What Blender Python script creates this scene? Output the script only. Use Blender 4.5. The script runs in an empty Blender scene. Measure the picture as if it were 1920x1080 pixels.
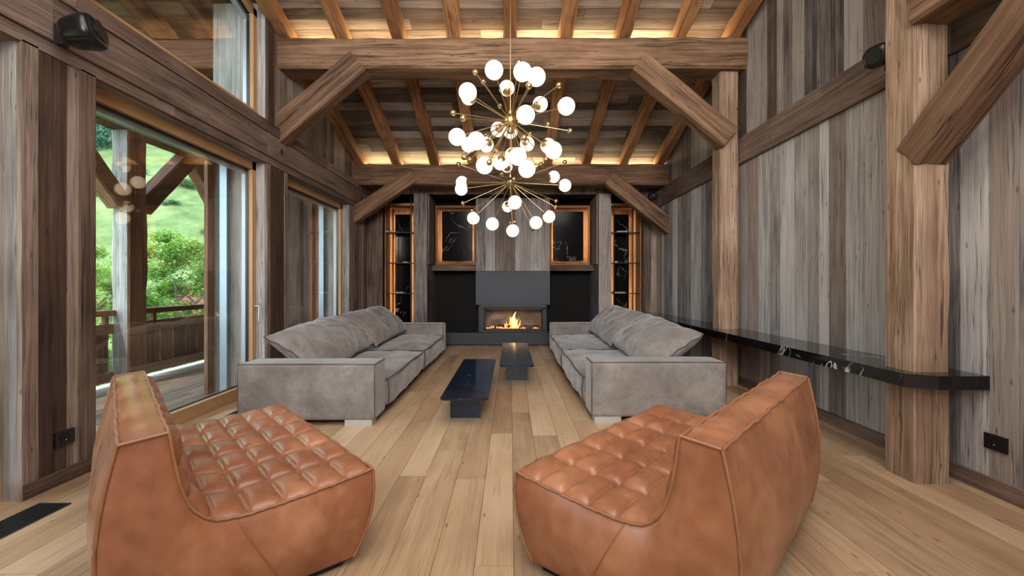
import bpy, math, random
from mathutils import Vector, Matrix, noise
C = bpy.context.scene
COL = C.collection
R = random.Random(7)
PI = math.pi
F = 840.0; EYE = 1.25

# ---------------------------------------------------------------- camera
cam_d = bpy.data.cameras.new('camera'); cam_d.sensor_width = 36; cam_d.lens = 36 * F / 1920
cam_d.shift_x = 3 / 1920; cam_d.shift_y = -7 / 1920; cam_d.clip_end = 2000; cam_d.clip_start = .05
cam = bpy.data.objects.new('camera', cam_d); COL.objects.link(cam)
cam.location = (0, 0, EYE); cam.rotation_euler = (PI / 2, 0, 0); C.camera = cam
# ---------------------------------------------------------------- world, sun, added fill lights, exposure
w = bpy.data.worlds.new('sky'); C.world = w; w.use_nodes = True
bg = w.node_tree.nodes['Background']; bg.inputs[0].default_value = (.70, .86, 1.0, 1); bg.inputs[1].default_value = 6.5
C.view_settings.view_transform = 'Standard'; C.view_settings.look = 'None'
C.view_settings.exposure = 0.0; C.view_settings.gamma = 1
C.cycles.use_denoising = True
C.cycles.max_bounces = 8; C.cycles.diffuse_bounces = 4; C.cycles.transparent_max_bounces = 12
C.cycles.caustics_reflective = False; C.cycles.caustics_refractive = False
C.cycles.sample_clamp_indirect = 6
def light(name, kind, loc, rot, power, col, size=None):
    d = bpy.data.lights.new(name, kind); d.energy = power; d.color = col
    if kind == 'AREA': d.shape = 'RECTANGLE'; d.size, d.size_y = size
    o = bpy.data.objects.new(name, d); COL.objects.link(o); o.location = loc; o.rotation_euler = rot
    return o
sun = light('sun', 'SUN', (0, 0, 30), (math.radians(36), 0, math.radians(-20)), 3.0, (1, .95, .86)); sun.data.angle = .06
light('fill_behind', 'AREA', (0, -2.3, 2.3), (math.radians(84), 0, 0), 85, (.93, .96, 1.0), (3.6, 3.4))  # added fill behind the camera, no window stands there
light('fill_high', 'AREA', (.3, .6, 4.6), (math.radians(24), 0, 0), 210, (1.0, .97, .93), (4.4, 3))  # added overhead fill for the room, not a real lamp
far_ = light('fill_far', 'AREA', (0, -2.0, 3.4), (math.radians(84), 0, 0), 95, (1.0, .97, .94), (2.4, 1.5)); far_.data.spread = math.radians(70)  # added narrow fill that brightens the far end of the room

# ---------------------------------------------------------------- mesh helper
class MB:
    def __init__(s): s.v = []; s.f = []; s.uv = []; s.t = []; s.sm = []; s.m = []
    def face(s, pts, uv=None, tint=(.5, .5, .5), smooth=False, mi=0):
        b = len(s.v); s.v += [tuple(p) for p in pts]; s.f.append(tuple(range(b, b + len(pts))))
        s.uv.append(uv or [(0, 0)] * len(pts)); s.t.append(tint); s.sm.append(smooth); s.m.append(mi)
    def grid(s, P, uv=None, tint=(.5, .5, .5), smooth=True, closeu=False, mi=0):
        n = len(P); k = len(P[0]); b = len(s.v)
        for r in P: s.v += [tuple(p) for p in r]
        for i in range(n - 1):
            for j in range(k if closeu else k - 1):
                j2 = (j + 1) % k
                s.f.append((b + i * k + j, b + (i + 1) * k + j, b + (i + 1) * k + j2, b + i * k + j2))
                if uv: s.uv.append([uv(i, j), uv(i + 1, j), uv(i + 1, j + 1), uv(i, j + 1)])
                else: s.uv.append([(0, 0)] * 4)
                s.t.append(tint); s.sm.append(smooth); s.m.append(mi)
    def box(s, a, b, along=2, tint=None, off=None, mi=0):
        a, b = [min(x, y) for x, y in zip(a, b)], [max(x, y) for x, y in zip(a, b)]
        t = tint or (R.random(), R.random(), R.random()); o = off or (R.uniform(0, 50), R.uniform(0, 50))
        for ax in range(3):
            for side in (0, 1):
                o1, o2 = [k for k in range(3) if k != ax]
                vv = along if along != ax else o2
                uu = o1 if vv == o2 else o2
                pts = []
                for (p, q) in ((0, 0), (1, 0), (1, 1), (0, 1)):
                    c = [0, 0, 0]; c[ax] = (a, b)[side][ax]; c[o1] = (a, b)[p][o1]; c[o2] = (a, b)[q][o2]; pts.append(c)
                if (side == 0) != (ax == 1): pts = pts[::-1]
                s.face(pts, [(c[uu] + o[0] + ax * 3.3, c[vv] + o[1]) for c in pts], t, False, mi)
    def tube(s, pts, r, n=8, closed=False, tint=(.5, .5, .5), mi=0, caps=True):
        pts = [Vector(p) for p in pts]; rings = []
        up = Vector((0, 0, 1)); N = len(pts)
        for i, p in enumerate(pts):
            if closed: d = pts[(i + 1) % N] - pts[i - 1]
            else: d = pts[min(i + 1, N - 1)] - pts[max(i - 1, 0)]
            if d.length < 1e-9: d = Vector((0, 0, 1))
            d.normalize()
            x = d.cross(up)
            if x.length < .05: x = d.cross(Vector((1, 0, 0)))
            x.normalize()
            if i and x.dot(px) < -.2: x = -x
            px = x; y = d.cross(x)
            rr = r[i] if isinstance(r, (list, tuple)) else r
            rings.append([p + x * rr * math.cos(2 * PI * k / n) + y * rr * math.sin(2 * PI * k / n) for k in range(n)])
        if closed: rings.append(rings[0])
        s.grid(rings, None, tint, True, True, mi)
        if not closed and caps:
            s.face(rings[0], None, tint, False, mi); s.face(rings[-1][::-1], None, tint, False, mi)
    def sphere(s, c, r, n=12, m=20, sc=(1, 1, 1), tint=(.5, .5, .5), mi=0):
        c = Vector(c)
        s.grid([[c + Vector((r * sc[0] * math.sin(PI * i / n) * math.cos(2 * PI * j / m), r * sc[1] * math.sin(PI * i / n) * math.sin(2 * PI * j / m), r * sc[2] * math.cos(PI * i / n)))
                 for j in range(m)] for i in range(n + 1)], None, tint, True, True, mi)
    def softbox(s, c, half, r=.03, puff=(0, 0, 0), n=12, wr=0, seed=0, wf=5):
        c = Vector(c); half = Vector(half)
        for ax in range(3):
            for side in (-1, 1):
                o1, o2 = [k for k in range(3) if k != ax]; P = []
                for i in range(n + 1):
                    row = []
                    for j in range(n + 1):
                        q = [0, 0, 0]; q[ax] = side; q[o1] = math.sin(PI / 2 * (2 * i / n - 1)); q[o2] = math.sin(PI / 2 * (2 * j / n - 1))
                        full = Vector([q[k] * half[k] for k in range(3)])
                        inn = Vector([max(-half[k] + r, min(half[k] - r, full[k])) for k in range(3)])
                        d = full - inn
                        p = inn + (d.normalized() * r if d.length > 1e-9 else d)
                        for k in range(3):
                            a1, a2 = [m for m in range(3) if m != k]
                            p[k] += puff[k] * q[k] * (1 - q[a1] ** 4) * (1 - q[a2] ** 4)
                        if wr:
                            nn = noise.noise(Vector((p[0] * wf + seed, p[1] * wf * .45, p[2] * wf)))
                            n2 = noise.noise(Vector((p[0] * wf * 3 + seed, p[1] * wf * 1.1, p[2] * wf * 3 + 9)))
                            fade = 1
                            p += Vector([q[k] for k in range(3)]).normalized() * wr * (nn + .35 * n2) * fade
                        row.append(c + p)
                    P.append(row)
                if (side < 0) != (ax == 1): P = P[::-1]
                s.grid(P, None, (.5, .5, .5), True)
    def build(s, name, mats, parent=None, weld=False):
        me = bpy.data.meshes.new(name); me.from_pydata(s.v, [], s.f)
        uvl = me.uv_layers.new(name='UVMap'); flat = []
        for u in s.uv:
            for a in u: flat += a
        uvl.data.foreach_set('uv', flat)
        at = me.color_attributes.new('tint', 'FLOAT_COLOR', 'CORNER'); cf = []
        for f, t in zip(s.f, s.t): cf += [t[0], t[1], t[2], 1.0] * len(f)
        at.data.foreach_set('color', cf)
        me.polygons.foreach_set('use_smooth', s.sm); me.polygons.foreach_set('material_index', s.m)
        for m in (mats if isinstance(mats, (list, tuple)) else [mats]): me.materials.append(m)
        if weld:
            import bmesh
            bm = bmesh.new(); bm.from_mesh(me); bmesh.ops.remove_doubles(bm, verts=bm.verts, dist=.0004)
            bmesh.ops.recalc_face_normals(bm, faces=bm.faces); bm.to_mesh(me); bm.free()
        o = bpy.data.objects.new(name, me); COL.objects.link(o)
        if parent: o.parent = parent
        return o
def tag(o, label=None, cat=None, group=None, kind=None):
    if label: o['label'] = label
    if cat: o['category'] = cat
    if group: o['group'] = group
    if kind: o['kind'] = kind
    return o
def empty(name, loc=(0, 0, 0), rz=0, **k):
    o = bpy.data.objects.new(name, None); COL.objects.link(o); o.location = loc; o.rotation_euler = (0, 0, rz)
    o.empty_display_size = .1
    return tag(o, **k)
def struct(o, label=None): o['kind'] = 'structure'; (label and tag(o, label)); return o
def P(px, py, Y): return Vector(((px - 957) * Y / F, Y, EYE - (py - 533) * Y / F))

# ---------------------------------------------------------------- materials
def lin(c): return tuple(((x / 255) / 12.92 if x / 255 <= .04045 else ((x / 255 + .055) / 1.055) ** 2.4) for x in c) + (1,)
def newmat(name):
    m = bpy.data.materials.new(name); m.use_nodes = True; n = m.node_tree.nodes; n.clear()
    out = n.new('ShaderNodeOutputMaterial'); b = n.new('ShaderNodeBsdfPrincipled')
    m.node_tree.links.new(b.outputs[0], out.inputs[0]); return m, n, m.node_tree.links, b, out
def math_(n, l, op, a, b=None, clamp=False):
    x = n.new('ShaderNodeMath'); x.operation = op; x.use_clamp = clamp
    for i, v in enumerate((a, b)):
        if v is None: continue
        if isinstance(v, (int, float)): x.inputs[i].default_value = v
        else: l.new(v, x.inputs[i])
    return x.outputs[0]
def ramp(n, l, fac, stops):
    r = n.new('ShaderNodeValToRGB'); e = r.color_ramp.elements
    while len(e) < len(stops): e.new(.5)
    for el, (p, c) in zip(e, stops): el.position = p; el.color = c
    l.new(fac, r.inputs[0]); return r.outputs[0]
def mix(n, l, fac, a, b, mode='MIX'):
    x = n.new('ShaderNodeMix'); x.data_type = 'RGBA'; x.blend_type = mode
    for i, v in ((0, fac), (6, a), (7, b)):
        if isinstance(v, (int, float, tuple)): x.inputs[i].default_value = v
        else: l.new(v, x.inputs[i])
    return x.outputs[2]
def noise_n(n, l, vec, scale, detail=4, rough=.55, dist=0):
    x = n.new('ShaderNodeTexNoise'); x.inputs['Scale'].default_value = scale; x.inputs['Detail'].default_value = detail
    x.inputs['Roughness'].default_value = rough; x.inputs['Distortion'].default_value = dist
    if vec is not None: l.new(vec, x.inputs['Vector'])
    return x.outputs[0]
def wood(name, dark, midc, light_, alt, alt_amt=.35, rough=.75, spread=.5, grain=.5, crack=.6, bump=.5, fine=1.0, spec=.25, knots=True):
    m, n, l, b, out = newmat(name)
    uv = n.new('ShaderNodeUVMap'); uv.uv_map = 'UVMap'
    at = n.new('ShaderNodeAttribute'); at.attribute_name = 'tint'
    sep = n.new('ShaderNodeSeparateColor'); l.new(at.outputs['Color'], sep.inputs[0])
    def mp(su, sv):
        x = n.new('ShaderNodeMapping'); x.inputs['Scale'].default_value = (su, sv, 1); l.new(uv.outputs[0], x.inputs[0]); return x.outputs[0]
    warp = noise_n(n, l, mp(5, 1.6), 1, 4, .55)
    addv = n.new('ShaderNodeVectorMath'); addv.operation = 'MULTIPLY_ADD'
    l.new(warp, addv.inputs[0]); addv.inputs[1].default_value = (.055, .0, 0); l.new(uv.outputs[0], addv.inputs[2])
    def mpw(su, sv):
        x = n.new('ShaderNodeMapping'); x.inputs['Scale'].default_value = (su, sv, 1); l.new(addv.outputs[0], x.inputs[0]); return x.outputs[0]
    g1 = noise_n(n, l, mpw(120 * fine, 1.5), 1, 7, .7)
    g2 = noise_n(n, l, mpw(16, .7), 1, 4, .6)
    g3 = noise_n(n, l, mp(3.2, 1.4), 1, 3, .6)
    g4 = noise_n(n, l, mpw(40, 1.1), 1, 4, .6)
    fac = math_(n, l, 'ADD', math_(n, l, 'ADD', math_(n, l, 'MULTIPLY', math_(n, l, 'SUBTRACT', g1, .5), grain * 1.9), math_(n, l, 'MULTIPLY', math_(n, l, 'SUBTRACT', g4, .5), grain * 1.7)), math_(n, l, 'MULTIPLY', math_(n, l, 'SUBTRACT', g2, .5), .62))
    fac = math_(n, l, 'ADD', fac, math_(n, l, 'MULTIPLY', math_(n, l, 'SUBTRACT', g3, .5), .85))
    fac = math_(n, l, 'ADD', fac, math_(n, l, 'MULTIPLY', math_(n, l, 'SUBTRACT', sep.outputs[0], .5), spread))
    fac = math_(n, l, 'ADD', fac, .5, True)
    col = ramp(n, l, fac, [(0.08, lin(dark)), (.5, lin(midc)), (.92, lin(light_))])
    a = math_(n, l, 'MULTIPLY', math_(n, l, 'POWER', sep.outputs[1], 2.2), alt_amt)
    a = math_(n, l, 'ADD', a, math_(n, l, 'MULTIPLY', math_(n, l, 'SUBTRACT', g3, .5), alt_amt), True)
    col = mix(n, l, a, col, mix(n, l, 1.0, col, lin(alt), 'MULTIPLY') if False else lin(alt))
    # cracks and grain lines
    cr = noise_n(n, l, mpw(42, 1.1), 1, 2, .5)
    ck = n.new('ShaderNodeMapRange'); ck.inputs[1].default_value = .27; ck.inputs[2].default_value = .35; l.new(cr, ck.inputs[0])
    ln = noise_n(n, l, mpw(30, .55), 1, 3, .5)
    lk = n.new('ShaderNodeMapRange'); lk.inputs[1].default_value = .002; lk.inputs[2].default_value = .016
    l.new(math_(n, l, 'ABSOLUTE', math_(n, l, 'SUBTRACT', ln, .47)), lk.inputs[0])
    msk = n.new('ShaderNodeMapRange'); msk.inputs[1].default_value = .46; msk.inputs[2].default_value = .56; l.new(noise_n(n, l, mp(5, .5), 1, 2, .5), msk.inputs[0])
    lines = math_(n, l, 'SUBTRACT', 1, math_(n, l, 'MULTIPLY', math_(n, l, 'SUBTRACT', 1, lk.outputs[0]), msk.outputs[0]))
    both = math_(n, l, 'MULTIPLY', ck.outputs[0], lines)
    ckf = math_(n, l, 'ADD', math_(n, l, 'MULTIPLY', both, crack), 1 - crack)
    colm = n.new('ShaderNodeVectorMath'); colm.operation = 'SCALE'; l.new(col, colm.inputs[0]); l.new(ckf, colm.inputs['Scale'])
    last = colm.outputs[0]
    if knots:
        v = n.new('ShaderNodeTexVoronoi'); v.voronoi_dimensions = '2D'; v.inputs['Scale'].default_value = 1; v.inputs['Randomness'].default_value = 1
        l.new(mp(4.4, 1.4), v.inputs['Vector'])
        kr = n.new('ShaderNodeMapRange'); kr.inputs[1].default_value = .012; kr.inputs[2].default_value = .04; kr.inputs[3].default_value = .45
        l.new(v.outputs['Distance'], kr.inputs[0])
        ks = n.new('ShaderNodeVectorMath'); ks.operation = 'SCALE'; l.new(last, ks.inputs[0]); l.new(kr.outputs[0], ks.inputs['Scale']); last = ks.outputs[0]
    l.new(last, b.inputs['Base Color'])
    b.inputs['Roughness'].default_value = rough; b.inputs['Specular IOR Level'].default_value = spec
    bp = n.new('ShaderNodeBump'); bp.inputs['Strength'].default_value = bump; bp.inputs['Distance'].default_value = .006
    hh = math_(n, l, 'ADD', math_(n, l, 'MULTIPLY', g1, .5), ckf); hh = math_(n, l, 'ADD', hh, math_(n, l, 'MULTIPLY', g2, .8))
    l.new(hh, bp.inputs['Height']); l.new(bp.outputs[0], b.inputs['Normal'])
    return m
W_GREY = wood('weathered_grey_boards', (92, 86, 84), (162, 154, 150), (208, 202, 198), (124, 98, 78), .7, spread=.62)
W_GREYDK = wood('weathered_dark_grey_boards', (64, 58, 57), (130, 119, 115), (178, 168, 162), (104, 78, 60), .5, spread=.8)
W_BROWN = wood('weathered_brown_boards', (58, 46, 40), (122, 104, 92), (172, 152, 138), (104, 76, 58), .5, spread=.7)
W_DKBROWN = wood('dark_brown_boards', (42, 32, 27), (86, 67, 56), (124, 102, 88), (68, 47, 35), .5, spread=.5)
W_BAND = wood('band_boards', (66, 52, 46), (116, 96, 84), (150, 130, 116), (100, 72, 56), .4, spread=.3)
W_CEIL = wood('ceiling_boards', (56, 47, 44), (114, 100, 91), (168, 152, 138), (104, 78, 60), .5, spread=.9)
W_BEAM = wood('hewn_beam', (46, 32, 24), (116, 87, 65), (166, 132, 102), (86, 60, 44), .4, spread=.2, crack=.8, bump=1.0)
W_RAFT = wood('rafter_wood', (80, 50, 30), (154, 106, 68), (198, 148, 102), (130, 84, 54), .4, spread=.3, crack=.6, bump=.8)
W_POST = wood('post_wood', (84, 62, 46), (142, 114, 92), (190, 162, 138), (108, 78, 58), .35, spread=.2, crack=.65, bump=.9)
W_FLOOR = wood('oak_floor', (136, 108, 82), (184, 152, 118), (208, 180, 146), (160, 122, 90), .4, rough=.42, spread=.5, grain=.24, crack=.3, bump=.12, spec=.45)
W_FRAME = wood('oak_window_frame', (150, 112, 74), (178, 138, 96), (196, 160, 118), (160, 118, 78), .2, rough=.45, spread=.1, grain=.25, crack=.08, bump=.05, knots=False)
W_OUT = wood('silver_exterior_wood', (96, 92, 90), (158, 154, 150), (204, 202, 200), (124, 108, 92), .3, spread=.4)
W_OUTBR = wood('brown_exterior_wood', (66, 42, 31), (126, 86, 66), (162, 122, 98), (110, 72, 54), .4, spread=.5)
W_DECK = wood('deck_boards', (98, 82, 70), (142, 124, 108), (168, 152, 136), (160, 126, 96), .4, spread=.5)

def plain(name, col, rough=.5, metal=0, spec=.5, emis=None, es=0, nz=0, sc=8, bump=0):
    m, n, l, b, out = newmat(name)
    tc = n.new('ShaderNodeTexCoord')
    f = noise_n(n, l, tc.outputs['Object'], sc, 4, .6)
    c = lin(col); c2 = tuple(x * (1 - nz) for x in c[:3]) + (1,); c1 = tuple(min(1, x * (1 + nz)) for x in c[:3]) + (1,)
    l.new(ramp(n, l, f, [(.3, c2), (.7, c1)]), b.inputs['Base Color'])
    b.inputs['Roughness'].default_value = rough; b.inputs['Metallic'].default_value = metal; b.inputs['Specular IOR Level'].default_value = spec
    if emis: b.inputs['Emission Color'].default_value = emis + (1,); b.inputs['Emission Strength'].default_value = es
    if bump:
        bp = n.new('ShaderNodeBump'); bp.inputs['Strength'].default_value = bump; bp.inputs['Distance'].default_value = .004
        l.new(f, bp.inputs['Height']); l.new(bp.outputs[0], b.inputs['Normal'])
    return m
M_BLACK = plain('black_metal', (20, 20, 21), .4, .3, nz=.15)
M_VENT = plain('anthracite_grille', (62, 62, 64), .4, .3)
M_SATIN = plain('black_plastic', (14, 14, 16), .32, 0, nz=.1)
M_ALU = plain('pale_aluminium', (176, 190, 198), .35, .5, nz=.05)
M_HOOD = plain('slate_grey_steel', (38, 41, 47), .5, .2, nz=.06)
M_HEARTH = plain('dark_hearth_stone', (40, 41, 46), .6, 0, nz=.15, sc=14)
M_PANEL = plain('black_brown_panel', (20, 16, 15), .7, 0, .15, nz=.2, sc=3)
M_BRASS = plain('brushed_brass', (206, 180, 132), .3, 1, nz=.08, sc=30)
M_LED = plain('warm_led', (255, 200, 120), .5, emis=(1, .80, .50), es=26)
M_LEDB = plain('warm_led_beam', (255, 210, 140), .5, emis=(1, .83, .46), es=105)
M_GLOBE = plain('opal_glass_globe', (250, 240, 225), .25, emis=(1, .85, .70), es=1.15)
M_FOOT = plain('pale_metal_foot', (190, 188, 186), .35, .4, nz=.05)
M_BOOK = plain('pale_book_cover', (176, 168, 158), .7, nz=.15)
M_BOOKD = plain('dark_book_cover', (84, 72, 64), .7, nz=.15)
M_WHITE = plain('white_plastic', (220, 222, 224), .5, nz=.03)
M_BRICK = plain('firebox_lining', (122, 100, 82), .8, nz=.2, sc=5)
M_EMBER = plain('glowing_embers', (90, 30, 10), .8, emis=(1, .22, .04), es=3, nz=.5, sc=30)
M_LOG = plain('charred_log', (52, 38, 30), .9, nz=.4, sc=20, bump=.5)
M_FLAME = plain('flame', (255, 170, 60), .5, emis=(1, .42, .08), es=1.6)
M_FLAMEC = plain('flame_core', (255, 220, 130), .5, emis=(1, .70, .28), es=1.8)
M_BARK = plain('tree_bark', (110, 100, 86), .9, nz=.3, sc=12)
M_TILE = plain('red_roof_tiles', (120, 48, 40), .8, nz=.25, sc=4)
M_RENDER = plain('pale_house_wall', (190, 182, 170), .8, nz=.05)
M_SUNEDGE = plain('deck_edge_painted_sun', (226, 226, 224), .7, nz=.05)  # sunlight on the deck edge put into its base colour as white
M_STUCCO = plain('outer_wall', (120, 110, 100), .8, nz=.1)

def glassmat():
    m = bpy.data.materials.new('window_glass'); m.use_nodes = True; n = m.node_tree.nodes; n.clear(); l = m.node_tree.links
    out = n.new('ShaderNodeOutputMaterial'); t = n.new('ShaderNodeBsdfTransparent'); g = n.new('ShaderNodeBsdfGlossy')
    t.inputs[0].default_value = (.96, .98, .97, 1); g.inputs['Roughness'].default_value = 0.01; g.inputs[0].default_value = (1, .80, .62, 1)
    fr = n.new('ShaderNodeFresnel'); ge = n.new('ShaderNodeNewGeometry')
    l.new(math_(n, l, 'SUBTRACT', 1.55, math_(n, l, 'MULTIPLY', ge.outputs['Backfacing'], 1.55 - 1 / 1.55)), fr.inputs[0])
    mx = n.new('ShaderNodeMixShader'); l.new(math_(n, l, 'MULTIPLY', fr.outputs[0], 1.5, True), mx.inputs[0]); l.new(t.outputs[0], mx.inputs[1]); l.new(g.outputs[0], mx.inputs[2]); l.new(mx.outputs[0], out.inputs[0])
    return m
M_GLASS = glassmat()
def marble(name, base, vein, rough=.08, sc=3.0, amt=1.0, tint=(30, 34, 48), spec=.5):
    m, n, l, b, out = newmat(name); tc = n.new('ShaderNodeTexCoord')
    mpn = n.new('ShaderNodeMapping'); mpn.inputs['Rotation'].default_value = (.3, .5, .8); l.new(tc.outputs['Object'], mpn.inputs[0])
    f = noise_n(n, l, mpn.outputs[0], sc, 4, .5, .7)
    d = math_(n, l, 'ABSOLUTE', math_(n, l, 'SUBTRACT', f, .5))
    v = n.new('ShaderNodeMapRange'); v.inputs[1].default_value = 0; v.inputs[2].default_value = .012; v.inputs[3].default_value = 1; v.inputs[4].default_value = 0; l.new(d, v.inputs[0])
    g = noise_n(n, l, tc.outputs['Object'], sc * .7, 3, .5)
    gm = n.new('ShaderNodeMapRange'); gm.inputs[1].default_value = .52; gm.inputs[2].default_value = .66; l.new(g, gm.inputs[0])
    fac = math_(n, l, 'MULTIPLY', math_(n, l, 'MULTIPLY', v.outputs[0], gm.outputs[0]), amt, True)
    bc = mix(n, l, noise_n(n, l, tc.outputs['Object'], 5, 5, .6), lin(base), lin(tint))
    l.new(mix(n, l, fac, bc, lin(vein)), b.inputs['Base Color']); b.inputs['Roughness'].default_value = rough; b.inputs['Specular IOR Level'].default_value = spec
    return m
M_MARBLE = marble('black_veined_marble', (14, 13, 14), (210, 206, 200), .09, 3.2, 1.2, (24, 22, 24))
M_TABLE = marble('blue_black_marble', (11, 19, 30), (140, 160, 185), .12, 7, .5, (18, 34, 54), .35)
M_NICHE = marble('dark_mirror_marble', (8, 7, 7), (170, 165, 160), .12, 2.6, 1.0, (12, 11, 11), .2)

def leather():
    m, n, l, b, out = newmat('cognac_leather'); tc = n.new('ShaderNodeTexCoord')
    f = noise_n(n, l, tc.outputs['Object'], 3.0, 4, .5, .2); f2 = noise_n(n, l, tc.outputs['Object'], 16, 2, .5)
    fac = math_(n, l, 'ADD', math_(n, l, 'MULTIPLY', f, .72), math_(n, l, 'MULTIPLY', f2, .28))
    l.new(ramp(n, l, fac, [(.3, lin((122, 74, 50))), (.5, lin((150, 96, 66))), (.7, lin((178, 124, 90)))]), b.inputs['Base Color'])
    l.new(math_(n, l, 'ADD', math_(n, l, 'MULTIPLY', f2, .2), .2), b.inputs['Roughness']); b.inputs['Specular IOR Level'].default_value = .5
    n3 = noise_n(n, l, tc.outputs['Object'], 9, 2, .5, .4)
    h = math_(n, l, 'MULTIPLY', n3, .4)
    bp = n.new('ShaderNodeBump'); bp.inputs['Strength'].default_value = .13; bp.inputs['Distance'].default_value = .006; l.new(h, bp.inputs['Height']); l.new(bp.outputs[0], b.inputs['Normal'])
    return m
M_LEATHER = leather()
M_PIPE = plain('leather_piping', (146, 98, 68), .4, nz=.1, sc=20)
def suede():
    m, n, l, b, out = newmat('taupe_nubuck'); tc = n.new('ShaderNodeTexCoord')
    mpn = n.new('ShaderNodeMapping'); mpn.inputs['Scale'].default_value = (1, .6, 1); l.new(tc.outputs['Object'], mpn.inputs[0])
    f = noise_n(n, l, mpn.outputs[0], 3, 6, .7, .3); f2 = noise_n(n, l, tc.outputs['Object'], 60, 3, .6)
    fac = math_(n, l, 'ADD', math_(n, l, 'MULTIPLY', f, .8), math_(n, l, 'MULTIPLY', f2, .2))
    l.new(ramp(n, l, fac, [(.3, lin((96, 89, 84))), (.5, lin((124, 116, 110))), (.7, lin((152, 144, 138)))]), b.inputs['Base Color'])
    b.inputs['Roughness'].default_value = .85; b.inputs['Specular IOR Level'].default_value = .2
    b.inputs['Sheen Weight'].default_value = .35; b.inputs['Sheen Roughness'].default_value = .4
    bp = n.new('ShaderNodeBump'); bp.inputs['Strength'].default_value = .3; bp.inputs['Distance'].default_value = .006
    n3 = noise_n(n, l, mpn.outputs[0], 9, 4, .5, 1.5); l.new(n3, bp.inputs['Height']); l.new(bp.outputs[0], b.inputs['Normal'])
    return m
M_SUEDE = suede()
M_SPIPE = plain('taupe_piping', (70, 64, 60), .8, nz=.1, sc=20)
def grass():
    m, n, l, b, out = newmat('alpine_meadow'); tc = n.new('ShaderNodeTexCoord')
    f = noise_n(n, l, tc.outputs['Object'], .035, 8, .7, .4); f2 = noise_n(n, l, tc.outputs['Object'], .6, 6, .7)
    fac = math_(n, l, 'ADD', math_(n, l, 'MULTIPLY', f, .6), math_(n, l, 'MULTIPLY', f2, .4))
    l.new(ramp(n, l, fac, [(.36, lin((70, 86, 52))), (.5, lin((102, 120, 76))), (.62, lin((138, 144, 104)))]), b.inputs['Base Color'])
    b.inputs['Roughness'].default_value = 1; b.inputs['Specular IOR Level'].default_value = .05
    return m
M_GRASS = grass()
def leafmat(name, a, c):
    m, n, l, b, out = newmat(name)
    at = n.new('ShaderNodeAttribute'); at.attribute_name = 'tint'; sep = n.new('ShaderNodeSeparateColor'); l.new(at.outputs['Color'], sep.inputs[0])
    col = ramp(n, l, sep.outputs[0], [(0, lin(a)), (1, lin(c))]); l.new(col, b.inputs['Base Color']); b.inputs['Roughness'].default_value = .6
    tr = n.new('ShaderNodeBsdfTranslucent'); l.new(col, tr.inputs[0]); mx = n.new('ShaderNodeMixShader'); mx.inputs[0].default_value = .35
    l.new(b.outputs[0], mx.inputs[1]); l.new(tr.outputs[0], mx.inputs[2]); l.new(mx.outputs[0], out.inputs[0]); return m
M_LEAF = leafmat('light_green_leaves', (92, 136, 48), (156, 186, 92))
M_BUSH = leafmat('dark_green_shrub', (40, 74, 44), (74, 112, 62))
M_FOREST = leafmat('blue_green_forest', (44, 88, 70), (88, 134, 106))

# ---------------------------------------------------------------- boards
def boards(mb, O, U, V, N, u0, u1, lo, hi, wr=(.12, .24), L=None, gap=.003, th=.02, seed=1, back=True, jit=.002):
    rr = random.Random(seed); O, U, V, N = Vector(O), Vector(U), Vector(V), Vector(N)
    flo = lo if callable(lo) else (lambda u: lo); fhi = hi if callable(hi) else (lambda u: hi)
    u = u0
    while u < u1 - 1e-4:
        w_ = rr.uniform(*wr); ue = min(u + w_, u1)
        if u1 - ue < wr[0] * .5: ue = u1
        a, b_ = u + gap / 2, ue - gap / 2
        lo_a, hi_a, lo_b, hi_b = flo(a), fhi(a), flo(b_), fhi(b_)
        cuts = [0, 1]
        if L:
            ln = max(hi_a - lo_a, .01); p = rr.uniform(0, 1) * L[1] / ln; cc = []
            while p < 1: cc.append(p); p += rr.uniform(*L) / ln
            cuts = [0] + cc + [1]
        for k in range(len(cuts) - 1):
            t = (rr.random(), rr.random(), rr.random()); d = rr.uniform(-jit, jit); o = (rr.uniform(0, 40), rr.uniform(0, 40))
            e = gap / 2 / max(hi_a - lo_a, .01)
            c0 = cuts[k] + (e if k else 0); c1 = cuts[k + 1] - (e if k < len(cuts) - 2 else 0)
            q = [(a, lo_a + (hi_a - lo_a) * c0), (b_, lo_b + (hi_b - lo_b) * c0), (b_, lo_b + (hi_b - lo_b) * c1), (a, lo_a + (hi_a - lo_a) * c1)]
            fr = [O + U * x + V * y + N * d for x, y in q]; bk = [p_ - N * th for p_ in fr]
            uvq = [(x + o[0], y + o[1]) for x, y in q]
            mb.face(fr, uvq, t)
            for i in range(4):
                j = (i + 1) % 4; mb.face([fr[j], fr[i], bk[i], bk[j]], [uvq[j], uvq[i], uvq[i], uvq[j]], t)
        u = ue
    if back:
        q = [(u0, flo(u0)), (u1, flo(u1)), (u1, fhi(u1)), (u0, fhi(u0))]
        mb.face([O + U * x + V * y - N * (th + .003) for x, y in q], q, (0, 0, 0))
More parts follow.
